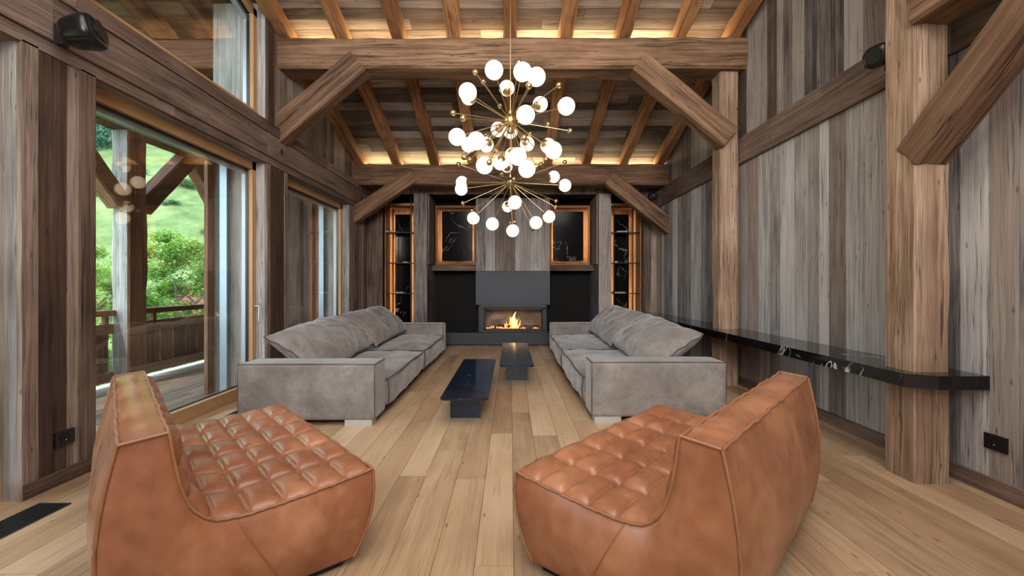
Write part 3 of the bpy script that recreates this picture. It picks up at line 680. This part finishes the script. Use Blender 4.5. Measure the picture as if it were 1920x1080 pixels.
def speaker(loc, rz, tilt, s, label, arm):
    e = empty('wall_speaker', loc, rz, label=label, cat='speaker')
    m_ = MB(); m_.softbox((0, 0, 0), (.09 * s, .08 * s, .075 * s), .055 * s, (.0, .01 * s, .0), 12)
    for i, v in enumerate(m_.v):
        k = 1 - .22 * (v[0] / (.09 * s)); m_.v[i] = (v[0], v[1] * k, v[2] * k)
    b_ = m_.build('body', M_SATIN, e, True); b_.rotation_euler = (0, tilt, 0)
    m_ = MB(); m_.tube([(-.085 * s, 0, 0), (-.092 * s, 0, 0)], .055 * s, 20); g = m_.build('grille', M_BLACK, e); g.rotation_euler = (0, tilt, 0)
    m_ = MB(); m_.tube([(0, 0, 0), Vector(arm) * .5, Vector(arm)], .016 * s, 8); g = m_.build('arm', M_BLACK, e)
    m_ = MB(); a = Vector(arm); m_.box((a.x - .025, a.y - .025, a.z - .06), (a.x + .025, a.y + .025, a.z + .06)); m_.build('wall_plate', M_BLACK, e)
# body x axis: -x is the front
p = P(153, 62, 2.72); speaker((p.x, p.y, p.z), math.radians(-165), .25, 1.15, 'black speaker bracketed on the beam at top left', (.14, -.07, .0))
p = P(1650, 98, 3.15); speaker((p.x + .05, p.y + .05, p.z), math.radians(20), -.2, .95, 'black speaker half hidden behind the near right post', (.17, .04, .0))
p = P(698, 368, 8.5); speaker((p.x, p.y, p.z), math.radians(120), -.2, .85, 'small black speaker in the far left corner above the rack', (.12, -.08, .04))
p = P(1224, 368, 8.5); speaker((p.x, p.y, p.z), math.radians(60), -.2, .85, 'small black speaker in the far right corner above the rack', (.12, .08, .04))

# ---------------------------------------------------------------- sofas
def pillow(m_, M, w_, h, t, seed, n=34, wr=.03):
    for side in (1, -1):
        P_ = []
        for i in range(n + 1):
            row = []
            for j in range(n + 1):
                a = math.sin(PI / 2 * (2 * i / n - 1)); b_ = math.sin(PI / 2 * (2 * j / n - 1))
                prof = ((1 - abs(a) ** 2.6) * (1 - abs(b_) ** 2.6)) ** .48
                pinch_a = 1 - .06 * (1 - abs(b_) ** 2) ; pinch_b = 1 - .09 * (1 - abs(a) ** 2)
                x = a * w_ / 2 * (1 - .05 * (1 - b_ * b_)); z = b_ * h / 2 * (1 - .05 * (1 - a * a))
                wx = x + .12 * noise.noise(Vector((x * 3, z * 3, seed))); q1 = noise.noise(Vector((wx * 3.2 + z * 2 + seed, z * 2.2 - wx * 4.2, seed * 1.3))); q2 = noise.noise(Vector((wx * 8 + z * 5 + seed, z * 3 - wx * 5, 7.7)))
                fl = .9 * (1 - 2.6 * abs(q1)) + .5 * (1 - 2.6 * abs(q2)) - .6
                y = side * t / 2 * prof + wr * fl * min(1, prof * 1.4) * (1 if side > 0 else .3)
                z += .02 * noise.noise(Vector((x * 3, seed, 5)))
                row.append(M @ Vector((x, y, z)))
            P_.append(row)
        if side < 0: P_ = P_[::-1]
        m_.grid(P_, None, (.5, .5, .5), True)
def pill_edge(M, w_, h, seed):
    pts = []
    N = 40
    for k in range(4 * N):
        s, q = k // N, (k % N) / N * 2 - 1
        a, b_ = ((q, -1), (1, q), (-q, 1), (-1, -q))[s]
        x = a * w_ / 2 * (1 - .05 * (1 - b_ * b_)); z = b_ * h / 2 * (1 - .05 * (1 - a * a)); z += .02 * noise.noise(Vector((x * 3, seed, 5)))
        pts.append(M @ Vector((x, .006 * math.sin(k * .7), z)))
    return pts
def sofa(sx, x_in, x_out, y0, y1, label, tone):
    """sx=+1: seats face +X (left sofa). x_in = front edge x, x_out = rear x"""
    e = empty('sofa', ((x_in + x_out) / 2, (y0 + y1) / 2, 0), label=label, cat='sofa', group='taupe sofas facing each other')
    xm = (x_in + x_out) / 2; hw = abs(x_in - x_out) / 2; at = .33
    def ab(nm, y, ya):
        m_ = MB(); m_.softbox((xm, (y + ya) / 2, .30), (hw, abs(ya - y) / 2, .247), .022, (.004, .006, .004), 16, .004, y, 4)
        a = sub(m_, 'armrest', M_SUEDE, e, True)
        m_ = MB(); xs = (xm - hw + .008, xm + hw - .008)
        for yy in (y + .008, ya - .008):
            m_.tube([(xs[0], yy, .06), (xs[0], yy, .3), (xs[0], yy, .54), (xm, yy, .545), (xs[1], yy, .54), (xs[1], yy, .3), (xs[1], yy, .06)], .0055, 6)
        for x in xs: m_.tube([(x, y + .008, .54), (x, ya - .008, .54)], .0055, 6)
        sub(m_, 'piping', M_SPIPE, a)
    ab('near', y0, y0 + at); ab('far', y1 - at, y1)
    ya, yb = y0 + at, y1 - at
    m_ = MB(); m_.softbox((x_out + sx * .08, (ya + yb) / 2, .24), (.08, (yb - ya) / 2, .185), .03, (.01, 0, .01), 14); sub(m_, 'backrest', M_SUEDE, e, True)
    m_ = MB(); m_.box((x_out + sx * .1, ya, .05), (x_in - sx * .06, yb, .16)); sub(m_, 'base', M_SUEDE, e)
    ym = (ya + yb) / 2
    for k, (a, b_) in enumerate(((ya, ym), (ym, yb))):
        xf = x_in + sx * .02; xr = x_out + sx * .2
        m_ = MB(); m_.softbox(((xf + xr) / 2, (a + b_) / 2, .215), (abs(xf - xr) / 2, (b_ - a) / 2 - .004, .13), .04, (.012, 0, .045), 40, .023, k * 7 + 3 + sx, 7)
        c = sub(m_, 'seat_cushion', M_SUEDE, e, True)
        m_ = MB(); zz = .345
        pts = [(xr, a + .02, zz), (xf - sx * .01, a + .015, zz)] + [(xf + sx * (.004 + .006 * math.sin(t_ * 9)), a + .02 + (b_ - a - .04) * t_, zz + .004 * math.sin(t_ * 14)) for t_ in [i / 14 for i in range(1, 14)]] + [(xf - sx * .01, b_ - .015, zz), (xr, b_ - .02, zz)]
        m_.tube(pts, .006, 6); m_.tube([(xf, a + .012, zz), (xf + sx * .012, a + .01, .22), (xf, a + .014, .1)], .006, 6)
        sub(m_, 'piping', M_SPIPE, c)
    L = (yb - ya) / 2
    for k in range(2):
        yc = ya + L * (k + .5); w_ = L * 1.06; h = .66
        wd = sx
        # local x -> world Y (sofa length), local y -> outward (front), local z -> up the back
        lean = math.radians((56, 50)[k] + (1 if sx > 0 else -2))
        upv = Vector((-wd * math.sin(lean), 0, math.cos(lean))); outv = Vector((wd * math.cos(lean), 0, math.sin(lean)))
        alv = Vector((0, 1, 0))
        base = Vector((x_out + sx * (.33 if k == 0 else .33), yc, .60 + .03 * k))
        rollq = (.05, .02)[k] * (1 if sx < 0 else 1.0)
        a2 = (alv * math.cos(rollq) + upv * math.sin(rollq)); u2 = (upv * math.cos(rollq) - alv * math.sin(rollq))
        M = Matrix(((a2.x, outv.x, u2.x, base.x), (a2.y, outv.y, u2.y, base.y), (a2.z, outv.z, u2.z, base.z), (0, 0, 0, 1)))
        m_ = MB(); pillow(m_, M, w_, h, .36, 3.7 * k + sx * 5 + 11, 64, .026)
        nmn = ('nearer', 'farther')[k]
        c = m_.build('back_cushion', M_SUEDE, None, True)
        tag(c, '%s crumpled taupe back cushion leaning on the %s sofa' % (nmn, 'window side' if sx > 0 else 'ledge side'), 'cushion', 'loose sofa back cushions')
        m_ = MB(); m_.tube(pill_edge(M, w_, h, 3.7 * k + sx * 5 + 11), .006, 6, True); m_.build('piping', M_SPIPE, c)
    for yy in (y0 + .03, y1 - .13):
        for x in (x_in - sx * .27, x_out + sx * .03):
            m_ = MB(); x2 = x + sx * .24; m_.box((x, yy - .024, 0), (x2, yy + .1, .055)); sub(m_, 'foot', M_FOOT, e)
    return e
sofa(1, -1.19, -2.41, 3.94, 8.25, 'long taupe nubuck sofa on the left, backing onto the windows', 0)
sofa(-1, .73, 1.955, 4.04, 8.33, 'long taupe nubuck sofa on the right, in front of the marble ledge', 0)

# ---------------------------------------------------------------- coffee tables
def table(x0, x1, y0, y1, bx0, bx1, by0, by1, zt, label):
    e = empty('coffee_table', ((x0 + x1) / 2, (y0 + y1) / 2, 0), label=label, cat='coffee table', group='low marble coffee tables')
    m_ = MB(); r = .045; ring = []
    for (cx_, cy_, a0) in ((x1 - r, y0 + r, -90), (x1 - r, y1 - r, 0), (x0 + r, y1 - r, 90), (x0 + r, y0 + r, 180)):
        for k in range(7): a = math.radians(a0 + 15 * k); ring.append((cx_ + r * math.cos(a), cy_ + r * math.sin(a)))
    cxx, cyy = (x0 + x1) / 2, (y0 + y1) / 2
    def rg(z, ins): return [(cxx + (x - cxx) * (1 - ins / (x1 - x0) * 2), cyy + (y - cyy) * (1 - ins / (y1 - y0) * 2), z) for x, y in ring]
    rings = [rg(zt - .022, .006), rg(zt - .018, 0), rg(zt - .004, 0), rg(zt, .004)]
    m_.grid(rings, None, (.5,) * 3, False, True); m_.face(rings[-1]); m_.face(rings[0][::-1]); sub(m_, 'tabletop', M_TABLE, e)
    m_ = MB(); m_.box((bx0, by0, 0), (bx1, by1, zt - .021)); sub(m_, 'plinth', M_TABLE, e)
table(-.61, -.19, 3.85, 5.88, -.562, -.28, 4.19, 5.5, .27, 'low blue black marble coffee table nearer the camera')
table(-.13, .28, 5.31, 7.35, -.06, .225, 5.83, 7.0, .29, 'low blue black marble coffee table nearer the fireplace')

# ---------------------------------------------------------------- tufted leather chairs
def catmull(pts, n):
    out = []; Q = [pts[0]] + pts + [pts[-1]]
    for i in range(1, len(Q) - 2):
        for k in range(n):
            t_ = k / n; p0, p1, p2, p3 = [Vector(q) for q in Q[i - 1:i + 3]]
            out.append(.5 * ((2 * p1) + (-p0 + p2) * t_ + (2 * p0 - 5 * p1 + 4 * p2 - p3) * t_ ** 2 + (-p0 + 3 * p1 - 3 * p2 + p3) * t_ ** 3))
    out.append(Vector(Q[-2])); return out
def resample(pts, n):
    d = [0]
    for a, b_ in zip(pts, pts[1:]): d.append(d[-1] + (b_ - a).length)
    out = []; j = 0
    for i in range(n + 1):
        s = d[-1] * i / n
        while j < len(d) - 2 and d[j + 1] < s: j += 1
        f = (s - d[j]) / max(1e-9, d[j + 1] - d[j]); out.append(pts[j].lerp(pts[j + 1], f))
    return out
def chair(W, loc, rz, label, seed):
    # local: +y front, x width, s = distance back from the front edge
    D = .455
    e = empty('lounge_chair', loc, rz, label=label, cat='armchair', group='tufted leather lounge chairs')
    prof = resample(catmull([(0, .405, 0), (.2, .385, 0), (.4, .372, 0), (.53, .371, 0), (.61, .388, 0), (.665, .435, 0), (.70, .51, 0), (.722, .61, 0), (.74, .735, 0)], 10), 96)
    def P3(x, s, z): return Vector((x, D - s, z))
    cells, cols = 8, 6; hw = W / 2; nx = cols * 14; ny = 96; rows = []
    for i in range(ny + 1):
        p = prof[i]; a = prof[max(0, i - 1)]; b_ = prof[min(ny, i + 1)]; tg = (b_ - a).normalized(); nrm = Vector((-tg.y, tg.x))  # left normal in (s,z)
        if i < 3: nrm = Vector((0, 1))
        row = []
        for j in range(nx + 1):
            u = j / nx; fu = abs(math.sin(PI * u * cols)); fv = abs(math.sin(PI * i / ny * cells))
            ca = abs((u * cols) % 1 * 2 - 1); cb = abs((i / ny * cells) % 1 * 2 - 1); h = .027 * ((1 - min(1, ca) ** 4) ** .5) * ((1 - min(1, cb) ** 4) ** .5) + .009 * fu * fv
            cellk = int(min(cols - 1, u * cols)) + 10 * int(min(cells - 1, i / ny * cells))
            h *= .88 + .24 * random.Random(cellk + seed).random()
            edge = min(u, 1 - u) * cols
            h += .004 * noise.noise(Vector((u * 14, i * .14, seed))) * fu
            h -= .010 * math.exp(-((abs((u * cols) % 1 - .5) - .5) / .09) ** 2) * (1 if .2 < edge else 0)
            if i >= ny - 2 or i <= 1: h = min(h, .006)
            row.append(P3(-hw + W * u, p.x + nrm.x * h, p.y + nrm.y * h))
        rows.append(row)
    m_ = MB(); m_.grid(rows, None, (.5,) * 3, True); m_.build('tufted_cushion', M_LEATHER, e)
    rear_top = Vector((.875, .722))
    # side panels
    topc = [Vector((p.x, p.y)) for p in prof] + [Vector((.74, .735)).lerp(rear_top, k / 10) for k in range(1, 11)]
    nT = len(topc) - 1; nz = 26
    def fr(t_): return Vector((.085 * t_ ** 2.2 - .012 * math.sin(PI * t_), .405 + (.035 - .405) * t_))
    def re(t_): return Vector((.875 + .06 * math.sin(PI * min(1, t_ * .85)) ** 1 - .01 * t_, .722 + (.035 - .722) * t_))
    def column(i, t_):
        fq = i / nT; T = topc[i]; B = Vector((.085 + (re(1).x - .085) * fq, .035)); base = T.lerp(B, t_)
        f0 = fr(t_) - fr(0).lerp(fr(1), t_); r0 = re(t_) - re(0).lerp(re(1), t_)
        return base + f0 * (1 - fq) + r0 * fq
    for s in (-1, 1):
        g = []
        for i in range(nT + 1):
            row = []
            for k in range(nz + 1):
                t_ = k / nz; q = column(i, t_); fq = i / nT
                bl = .05 * (math.sin(PI * t_) ** .8) * (math.sin(PI * min(max(fq, 0), 1)) ** .6)
                bl += .006 * noise.noise(Vector((q.x * 3, q.y * 3, seed + s)))* math.sin(PI * t_) * math.sin(PI * fq)
                row.append(P3(s * (hw + bl - .012 * t_ * t_), q.x, q.y))
            g.append(row)
        if s < 0: g = g[::-1]
        m_ = MB(); m_.grid(g, None, (.5,) * 3, True); sp = m_.build('side_panel', M_LEATHER, e)
        # seam down from the valley
        m_ = MB(); iv = 52; pts = []
        for k in range(nz + 1):
            t_ = k / nz; q = column(iv, t_); q = Vector((q.x + .0 * t_ - .12 * t_, q.y)); fq = iv / nT
            bl = .05 * (math.sin(PI * t_) ** .8) * (math.sin(PI * fq) ** .6); pts.append(P3(s * (hw + bl - .012 * t_ * t_ + .0005), q.x, q.y))
        m_.tube(pts, .0022, 5); m_.build('seam', M_PIPE, sp)
    # front, rear and top panels
    def strip(fn, n, name, bulge, vertical=True):
        g = []
        for k in range(n + 1):
            row = []
            for j in range(31):
                u = j / 30 * 2 - 1; q = fn(k / n); tt = k / n
                b_ = bulge * (1 - u ** 4) * math.sin(PI * tt) ** .8 + .004 * noise.noise(Vector((u * 4, tt * 3, seed))) * (1 - u * u) * math.sin(PI * tt)
                hx = hw - .012 * (tt * tt if vertical else 0)
                if vertical == 'front': row.append(P3(u * hx, q.x - b_, q.y))
                elif vertical == 'rear': row.append(P3(u * hx, q.x + b_, q.y))
                else: row.append(P3(u * hw, q.x, q.y + b_))
            g.append(row)
        m_ = MB(); m_.grid(g, None, (.5,) * 3, True); return m_.build(name, M_LEATHER, e)
    strip(fr, 16, 'front_panel', .02, 'front'); strip(re, 20, 'rear_panel', .03, 'rear')
    strip(lambda t_: Vector((.74, .735)).lerp(rear_top, t_), 8, 'top_panel', .016, False)
    m_ = MB()
    wob = lambda k: .0035 * math.sin(k * 1.7) + .002 * math.sin(k * .6 + 1)
    for s in (-1, 1):
        m_.tube([P3(s * (hw + .003), p.x, p.y + .003 + wob(k) * .5) for k, p in enumerate(prof)], .0065, 6)
        m_.tube([P3(s * (hw + .003), q.x, q.y + .002) for q in topc[96:]], .006, 6)
        m_.tube([P3(s * (hw + .002 - .012 * (k / 16) ** 2), fr(k / 16).x - .003, fr(k / 16).y) for k in range(17)], .0065, 6)
        m_.tube([P3(s * (hw + .002 - .012 * (k / 20) ** 2), re(k / 20).x + .002, re(k / 20).y) for k in range(21)], .0065, 6)
    for (q, dz) in (((0, .407), 0), ((.742, .738), 0), ((.875, .724), 0)):
        m_.tube([P3(-hw + W * k / 40, q[0] + wob(k) * .6, q[1] + wob(k + 3)) for k in range(41)], .0065, 6)
    m_.build('piping', M_PIPE, e)
    m_ = MB(); m_.box((-hw + .04, D - .88, .0), (hw - .04, D - .12, .06)); m_.build('base', M_SATIN, e)
chair(1.46, (-1.457, 2.286, 0), math.atan2(-.745, .667), 'cognac tufted leather lounge chair at lower left, near the window', 3)
chair(1.49, (.865, 2.26, 0), math.atan2(.739, .673), 'cognac tufted leather lounge chair at lower right', 9)

# ---------------------------------------------------------------- chandeliers
def chandelier(Yc, pyc, Rr, globes, balls, hubr, zroof, label, gr):
    H = P(957, pyc, Yc); e = empty('chandelier', H, label=label, cat='chandelier', group='brass sputnik chandeliers')
    m_ = MB(); m_.sphere((0, 0, 0), hubr); m_.tube([(0, 0, -hubr - .02), (0, 0, hubr + .03)], .02, 12); m_.build('hub', M_BRASS, e)
    m_ = MB(); m_.tube([(0, 0, 0), (0, 0, zroof - H.z)], .006, 8); m_.build('cable', M_BRASS, e)
    m_ = MB(); m_.tube([(0, 0, zroof - H.z - .03), (0, 0, zroof - H.z)], .06, 20); m_.build('ceiling_rose', M_BRASS, e)
    cam_p = Vector((0, 0, EYE))
    def solve(px, py, rad, near):
        d = (P(px, py, 1) - cam_p); oc = cam_p - H
        A = d.dot(d); B = 2 * oc.dot(d); Cc = oc.dot(oc) - rad * rad; D = B * B - 4 * A * Cc
        t_ = -B / (2 * A) if D <= 0 else ((-B - math.sqrt(D)) / (2 * A) if near else (-B + math.sqrt(D)) / (2 * A))
        q = cam_p + d * t_ - H
        if q.length > rad * 1.12: q = q.normalized() * rad * 1.12
        return q
    for (x, y, dm) in globes:
        px, py = 820 + x / 2.918, 90 + y / 2.918; near = dm > gr[1]
        q = solve(px, py, Rr, near); dr = q.normalized(); g = gr[0]
        m_ = MB(); m_.tube([dr * hubr * .8, q - dr * (g * .95)], .0055, 8); arm = m_.build('arm', M_BRASS, e)
        m_ = MB(); c0 = q - dr * g * 1.06; m_.tube([c0, q - dr * g * .98, q - dr * g * .86], [.02, .036, .05], 14); m_.build('socket_cup', M_BRASS, arm)
        m_ = MB(); m_.sphere(q, g, 16, 24); m_.build('globe', M_GLOBE, arm)
    for (x, y, dm) in balls:
        px, py = 820 + x / 2.918, 90 + y / 2.918
        q = solve(px, py, Rr * 1.02, dm > 27); dr = q.normalized()
        m_ = MB(); m_.tube([dr * hubr * .8, q], .0045, 8); arm = m_.build('arm', M_BRASS, e)
        m_ = MB(); m_.sphere(q, .031, 10, 14); m_.build('brass_ball', M_BRASS, arm)
G1 = [(310,121,98),(380,220,80),(466,131,104),(542,158,92),(166,242,104),(172,268,84),(563,308,84),(706,319,94),(483,366,110),(332,445,80),(400,455,80),(108,487,92),(213,509,108),(172,530,80),(268,530,78),(492,525,66),(605,535,80),(635,560,98),(258,643,94),(410,585,80),(440,594,104),(345,628,80),(490,663,94)]
B1 = [(207,132,34),(251,184,26),(445,80,30),(501,207,38),(665,203,34),(86,355,34),(140,384,38),(342,318,22),(607,418,26),(727,454,34),(474,493,38),(508,470,22),(147,597,30),(595,610,24),(178,612,20),(266,478,20),(320,562,20),(542,650,32),(283,626,30)]
G2 = [(135,735,62),(131,772,76),(637,705,62),(698,752,76),(385,868,50),(424,845,80),(197,931,70),(301,963,74),(412,1000,72),(540,956,74),(611,923,70),(380,650,60)]
B2 = [(116,636,28),(698,625,28),(139,850,28),(190,890,26),(650,838,26),(648,870,26),(399,957,26),(424,952,30),(290,990,20),(522,990,20),(568,637,28),(354,690,30),(420,717,30)]
chandelier(4.7, 227, .62, G1, B1, .075, zr(4.7), 'brass starburst chandelier with opal globes, the nearer and higher one', (.086, 86))
chandelier(6.3, 342, .70, G2, B2, .07, zr(6.3), 'brass starburst chandelier with opal globes, the farther and lower one', (.088, 68))

# ---------------------------------------------------------------- outside : balcony
mb = MB(); boards(mb, (0, 0, -.03), UX, UY, UP, -4.72, -3.02, -3, 9, (.13, .15), (2, 3.5), .006, .03, 71, jit=.001)
struct(mb.build('balcony_floor', W_DECK), 'boarded balcony deck outside the windows')
mb = MB(); mb.box((-5.05, -3, -.2), (-4.73, 9, .0)); struct(mb.build('balcony_edge', M_SUNEDGE), 'edge strip of the balcony with sunlight painted in as white')
mb = MB(); boards(mb, (0, 8.05, 0), UX, UP, (0, -1, 0), -5.05, -3.45, -.05, 5.0, (.12, .2), seed=72); mb.box((-5.05, 8.08, -.1), (-3.4, 8.9, 5)); struct(mb.build('wall_outside', W_DKBROWN), 'dark boarded wall closing the end of the balcony')
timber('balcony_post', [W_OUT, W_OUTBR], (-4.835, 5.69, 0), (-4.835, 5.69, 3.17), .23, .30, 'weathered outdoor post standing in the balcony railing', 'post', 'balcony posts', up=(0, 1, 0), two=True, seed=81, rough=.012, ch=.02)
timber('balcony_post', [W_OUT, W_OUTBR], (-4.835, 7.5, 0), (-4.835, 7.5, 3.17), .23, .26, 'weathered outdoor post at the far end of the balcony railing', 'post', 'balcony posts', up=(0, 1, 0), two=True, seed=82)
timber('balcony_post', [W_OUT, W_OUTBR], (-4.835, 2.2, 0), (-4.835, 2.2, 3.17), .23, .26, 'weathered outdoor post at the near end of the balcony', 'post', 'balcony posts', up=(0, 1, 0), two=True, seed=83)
timber('balcony_beam', W_OUTBR, (-4.835, -2.5, 3.28), (-4.835, 9, 3.28), .22, .24, 'brown beam lying on the balcony posts outside the windows', 'beam', seed=84)
for (A, B, sd, lb) in (((5.85, 2.25), (6.78, 3.2), 85, 'outdoor brace rising away from the camera from the balcony post'), ((5.53, 2.25), (4.6, 3.2), 86, 'outdoor brace rising toward the camera from the balcony post'), ((7.4, 2.5), (6.72, 3.2), 87, 'outdoor brace of the far balcony post')):
    timber('brace', W_OUTBR, (-4.835, A[0], A[1]), (-4.835, B[0], B[1]), .2, .23, lb, 'brace', 'balcony braces', seed=sd, ch=.02)
def railing(y0, y1, label):
    e = empty('balcony_railing', (-4.95, (y0 + y1) / 2, 0), label=label, cat='railing', group='balcony railings')
    for (a, b_, t_, nm, mt) in ((.86, .93, .05, 'handrail', W_OUTBR), (.64, .76, .025, 'top_rail', W_OUTBR), (.05, .17, .025, 'bottom_rail', W_OUTBR)):
        m_ = MB(); m_.box((-4.93 - t_, y0, a), (-4.93 + t_, y1, b_), 1); sub(m_, nm, mt, e)
    y = y0
    while y < y1 - .02:
        ye = min(y + .25, y1)
        m_ = MB(); g = []
        for k in range(9):
            z = .1 + (.60) * k / 8; c = .007 + .004 * math.sin(k * 1.3 + y * 5)
            g.append([(-4.965, y + c, z), (-4.965, ye - c, z)])
        m_.grid(g, lambda i, j, y=y: (y * 3 + j * .25, i * .07), (R.random(), R.random(), .5), False)
        g2 = [[(a[0][0] - .022, a[0][1], a[0][2]), (a[1][0] - .022, a[1][1], a[1][2])] for a in g]; m_.grid(g2, lambda i, j, y=y: (y * 3 + j * .25, i * .07), (.5, .5, .5), False)
        m_.grid([[a[0], b_[0]] for a, b_ in zip(g, g2)], None, (.4,) * 3, False); m_.grid([[a[1], b_[1]] for a, b_ in zip(g, g2)], None, (.4,) * 3, False)
        sub(m_, 'baluster_board', W_OUTBR, e); y = ye
    for y in (y0 + .3, y1 - .12):
        m_ = MB(); m_.box((-4.95, y, .7), (-4.9, y + .05, .88), 2); sub(m_, 'stub', W_OUTBR, e)
railing(5.85, 8.0, 'boarded balcony railing beyond the outdoor post'); railing(2.3, 5.54, 'boarded balcony railing this side of the outdoor post')
m_ = MB(); m_.box((-3.2, 6.75, 0), (-3.06, 7.0, .62)); m_.box((-3.19, 6.76, .62), (-3.07, 6.99, .64)); tag(m_.build('utility_box', M_WHITE), 'white box on the balcony behind the far window', 'box')
mb = MB(); mb.box((-3.46, 5.06, 0), (-3.42, 5.17, 3.0), 2); mb.box((-3.46, 7.72, 0), (-3.42, 7.83, 3.0), 2); struct(mb.build('trim_10', W_OUTBR))
mb = MB(); mb.box((-3.33, 5.13, 0), (-3.25, 5.165, 2.65)); mb.box((-3.33, 7.79, 0), (-3.25, 7.825, 2.65)); struct(mb.build('trim_11', M_ALU))

# ---------------------------------------------------------------- outside : landscape
def hz(x, y):
    d = -x * .6 + y * .8; s = max(0, d - 26)
    return -4.5 + s * .47 + 6 * noise.noise(Vector((x * .02, y * .02, 1))) * min(1, s / 30) + .8 * noise.noise(Vector((x * .1, y * .1, 4))) * min(1, s / 20)
mb = MB(); n = 110; g = []
for i in range(n + 1):
    row = []
    for j in range(n + 1):
        x = -320 + 380 * (i / n); y = -60 + 380 * (j / n)
        if x > 0 and y > -20: pass
        row.append((x, y, hz(x, y) if not (-6 < x and y < 40) else min(hz(x, y), -4.6)))
    g.append(row)
mb.grid(g, None, (.5,) * 3, True); struct(mb.build('ground', M_GRASS), 'green alpine hillside meadow behind the balcony')
def leaves(mb, c, rad, n, size, rr, shell=.55):
    for _ in range(n):
        d = Vector((rr.gauss(0, 1), rr.gauss(0, 1), rr.gauss(0, 1))).normalized(); r_ = rr.uniform(shell, 1.0)
        p = Vector(c) + Vector((d.x * rad[0], d.y * rad[1], d.z * rad[2])) * r_
        a = Vector((rr.gauss(0, 1), rr.gauss(0, 1), rr.gauss(0, .5))).normalized(); b_ = a.cross(Vector((rr.gauss(0, .6), rr.gauss(0, .6), 1))).normalized(); s = size * rr.uniform(.6, 1.3)
        t_ = min(1, max(0, rr.gauss(.5, .28)))
        mb.face([p - a * s, p + b_ * s * .42, p + a * s, p - b_ * s * .42], None, (t_, t_, t_))
def tree(x, y, ztop, rad, label, seed, n=9000):
    rr = random.Random(seed); zg = hz(x, y); e = empty('leafy_tree', (x, y, zg), label=label, cat='tree', group='light green trees below the balcony')
    m_ = MB(); m_.tube([(0, 0, 0), (.1, .05, (ztop - zg) * .4), (0, .1, (ztop - zg) * .8)], [.14, .1, .03], 8)
    for k in range(14):
        a = rr.uniform(0, 6.28); z0 = (ztop - zg) * rr.uniform(.25, .7); ln = rad * rr.uniform(.6, 1); m_.tube([(0, 0, z0), (math.cos(a) * ln * .5, math.sin(a) * ln * .5, z0 + ln * .5), (math.cos(a) * ln, math.sin(a) * ln, z0 + ln * .9)], [.05, .03, .01], 5)
    m_.build('trunk', M_BARK, e)
    m_ = MB()
    for k in range(34):
        a = rr.uniform(0, 6.28); q = rr.random() ** .5; h = rr.uniform(.22, .97); rl = rad * (1 - ((h - .5) / .55) ** 2) ** .5 if abs(h - .5) < .55 else 0
        c = (math.cos(a) * q * rl, math.sin(a) * q * rl, (ztop - zg) * h); s = rad * rr.uniform(.25, .42)
        leaves(m_, c, (s, s, s * .6), n // 34, .062, rr, .3)
    m_.build('foliage', M_LEAF, e)
tree(-9.8, 13.0, 2.85, 1.7, 'light green leafy tree beyond the railing, right of the outdoor post', 1, 26000)
tree(-10.4, 10.9, 2.5, 1.5, 'light green leafy tree beyond the railing, left of the outdoor post', 2, 20000)
tree(-10.2, 15.2, 2.4, 1.8, 'light green leafy tree partly hidden behind the railing tree', 3, 16000)
tree(-14.5, 16.5, 2.0, 2.2, 'light green leafy tree behind the left one', 4, 16000)
rr = random.Random(77)
spots = [(262, 330, 100), (345, 352, 95), (352, 350, 96), (362, 357, 97), (310, 385, 75), (322, 383, 75), (330, 388, 74), (188, 360, 80), (180, 368, 76), (386, 440, 50), (372, 300, 120), (335, 296, 125), (392, 300, 118)]
for i, (px, py, _) in enumerate(spots):
    d = P(px, py, 1) - Vector((0, 0, EYE)); t_ = 20
    while t_ < 260 and EYE + d.z * t_ > hz(d.x * t_, d.y * t_): t_ += .5
    x, y = d.x * t_, d.y * t_; zz = hz(x, y); r_ = rr.uniform(.7, 1.5) * t_ / 90
    m_ = MB(); leaves(m_, (0, 0, r_ * .5), (r_ * 1.3, r_ * 1.3, r_ * .7), 500, r_ * .13, rr, .3)
    o_ = m_.build('shrub', M_BUSH); o_.location = (x, y, zz); tag(o_, 'small dark shrub scattered on the green hillside', 'shrub', 'shrubs scattered on the hillside')
m_ = MB()
for k in range(700):
    px, py = rr.uniform(150, 420), rr.uniform(150, 285); py = min(py, 292 - (px - 176) * .45)
    d = P(px, py, 1) - Vector((0, 0, EYE)); t_ = 40
    while t_ < 300 and EYE + d.z * t_ > hz(d.x * t_, d.y * t_): t_ += 1
    if t_ >= 300: continue
    x, y = d.x * t_, d.y * t_; r_ = rr.uniform(2, 4) * t_ / 130; leaves(m_, (x, y, hz(x, y) + r_ * .7), (r_, r_, r_ * 1.2), 120, r_ * .16, rr, .6)
tag(m_.build('forest', M_FOREST), 'blue green forest covering the upper hillside at the left', 'forest', kind='stuff')
e = empty('house', (-17.0, 28.5, -4.4), .3, label='red roofed house far behind the trees', cat='house')
m_ = MB(); m_.box((-3, -3, -1), (3, 3, 3.2)); m_.build('walls', M_RENDER, e)
m_ = MB(); m_.face([(-3.6, -3.8, 2.8), (3.6, -3.8, 2.8), (3.6, 0, 5.6), (-3.6, 0, 5.6)]); m_.face([(-3.6, 3.8, 2.8), (3.6, 3.8, 2.8), (3.6, 0, 5.6), (-3.6, 0, 5.6)]); m_.face([(-3.6, -3.8, 2.8), (-3.6, 0, 5.6), (-3.6, 3.8, 2.8)]); m_.face([(3.6, -3.8, 2.8), (3.6, 0, 5.6), (3.6, 3.8, 2.8)]); m_.build('roof', M_TILE, e)
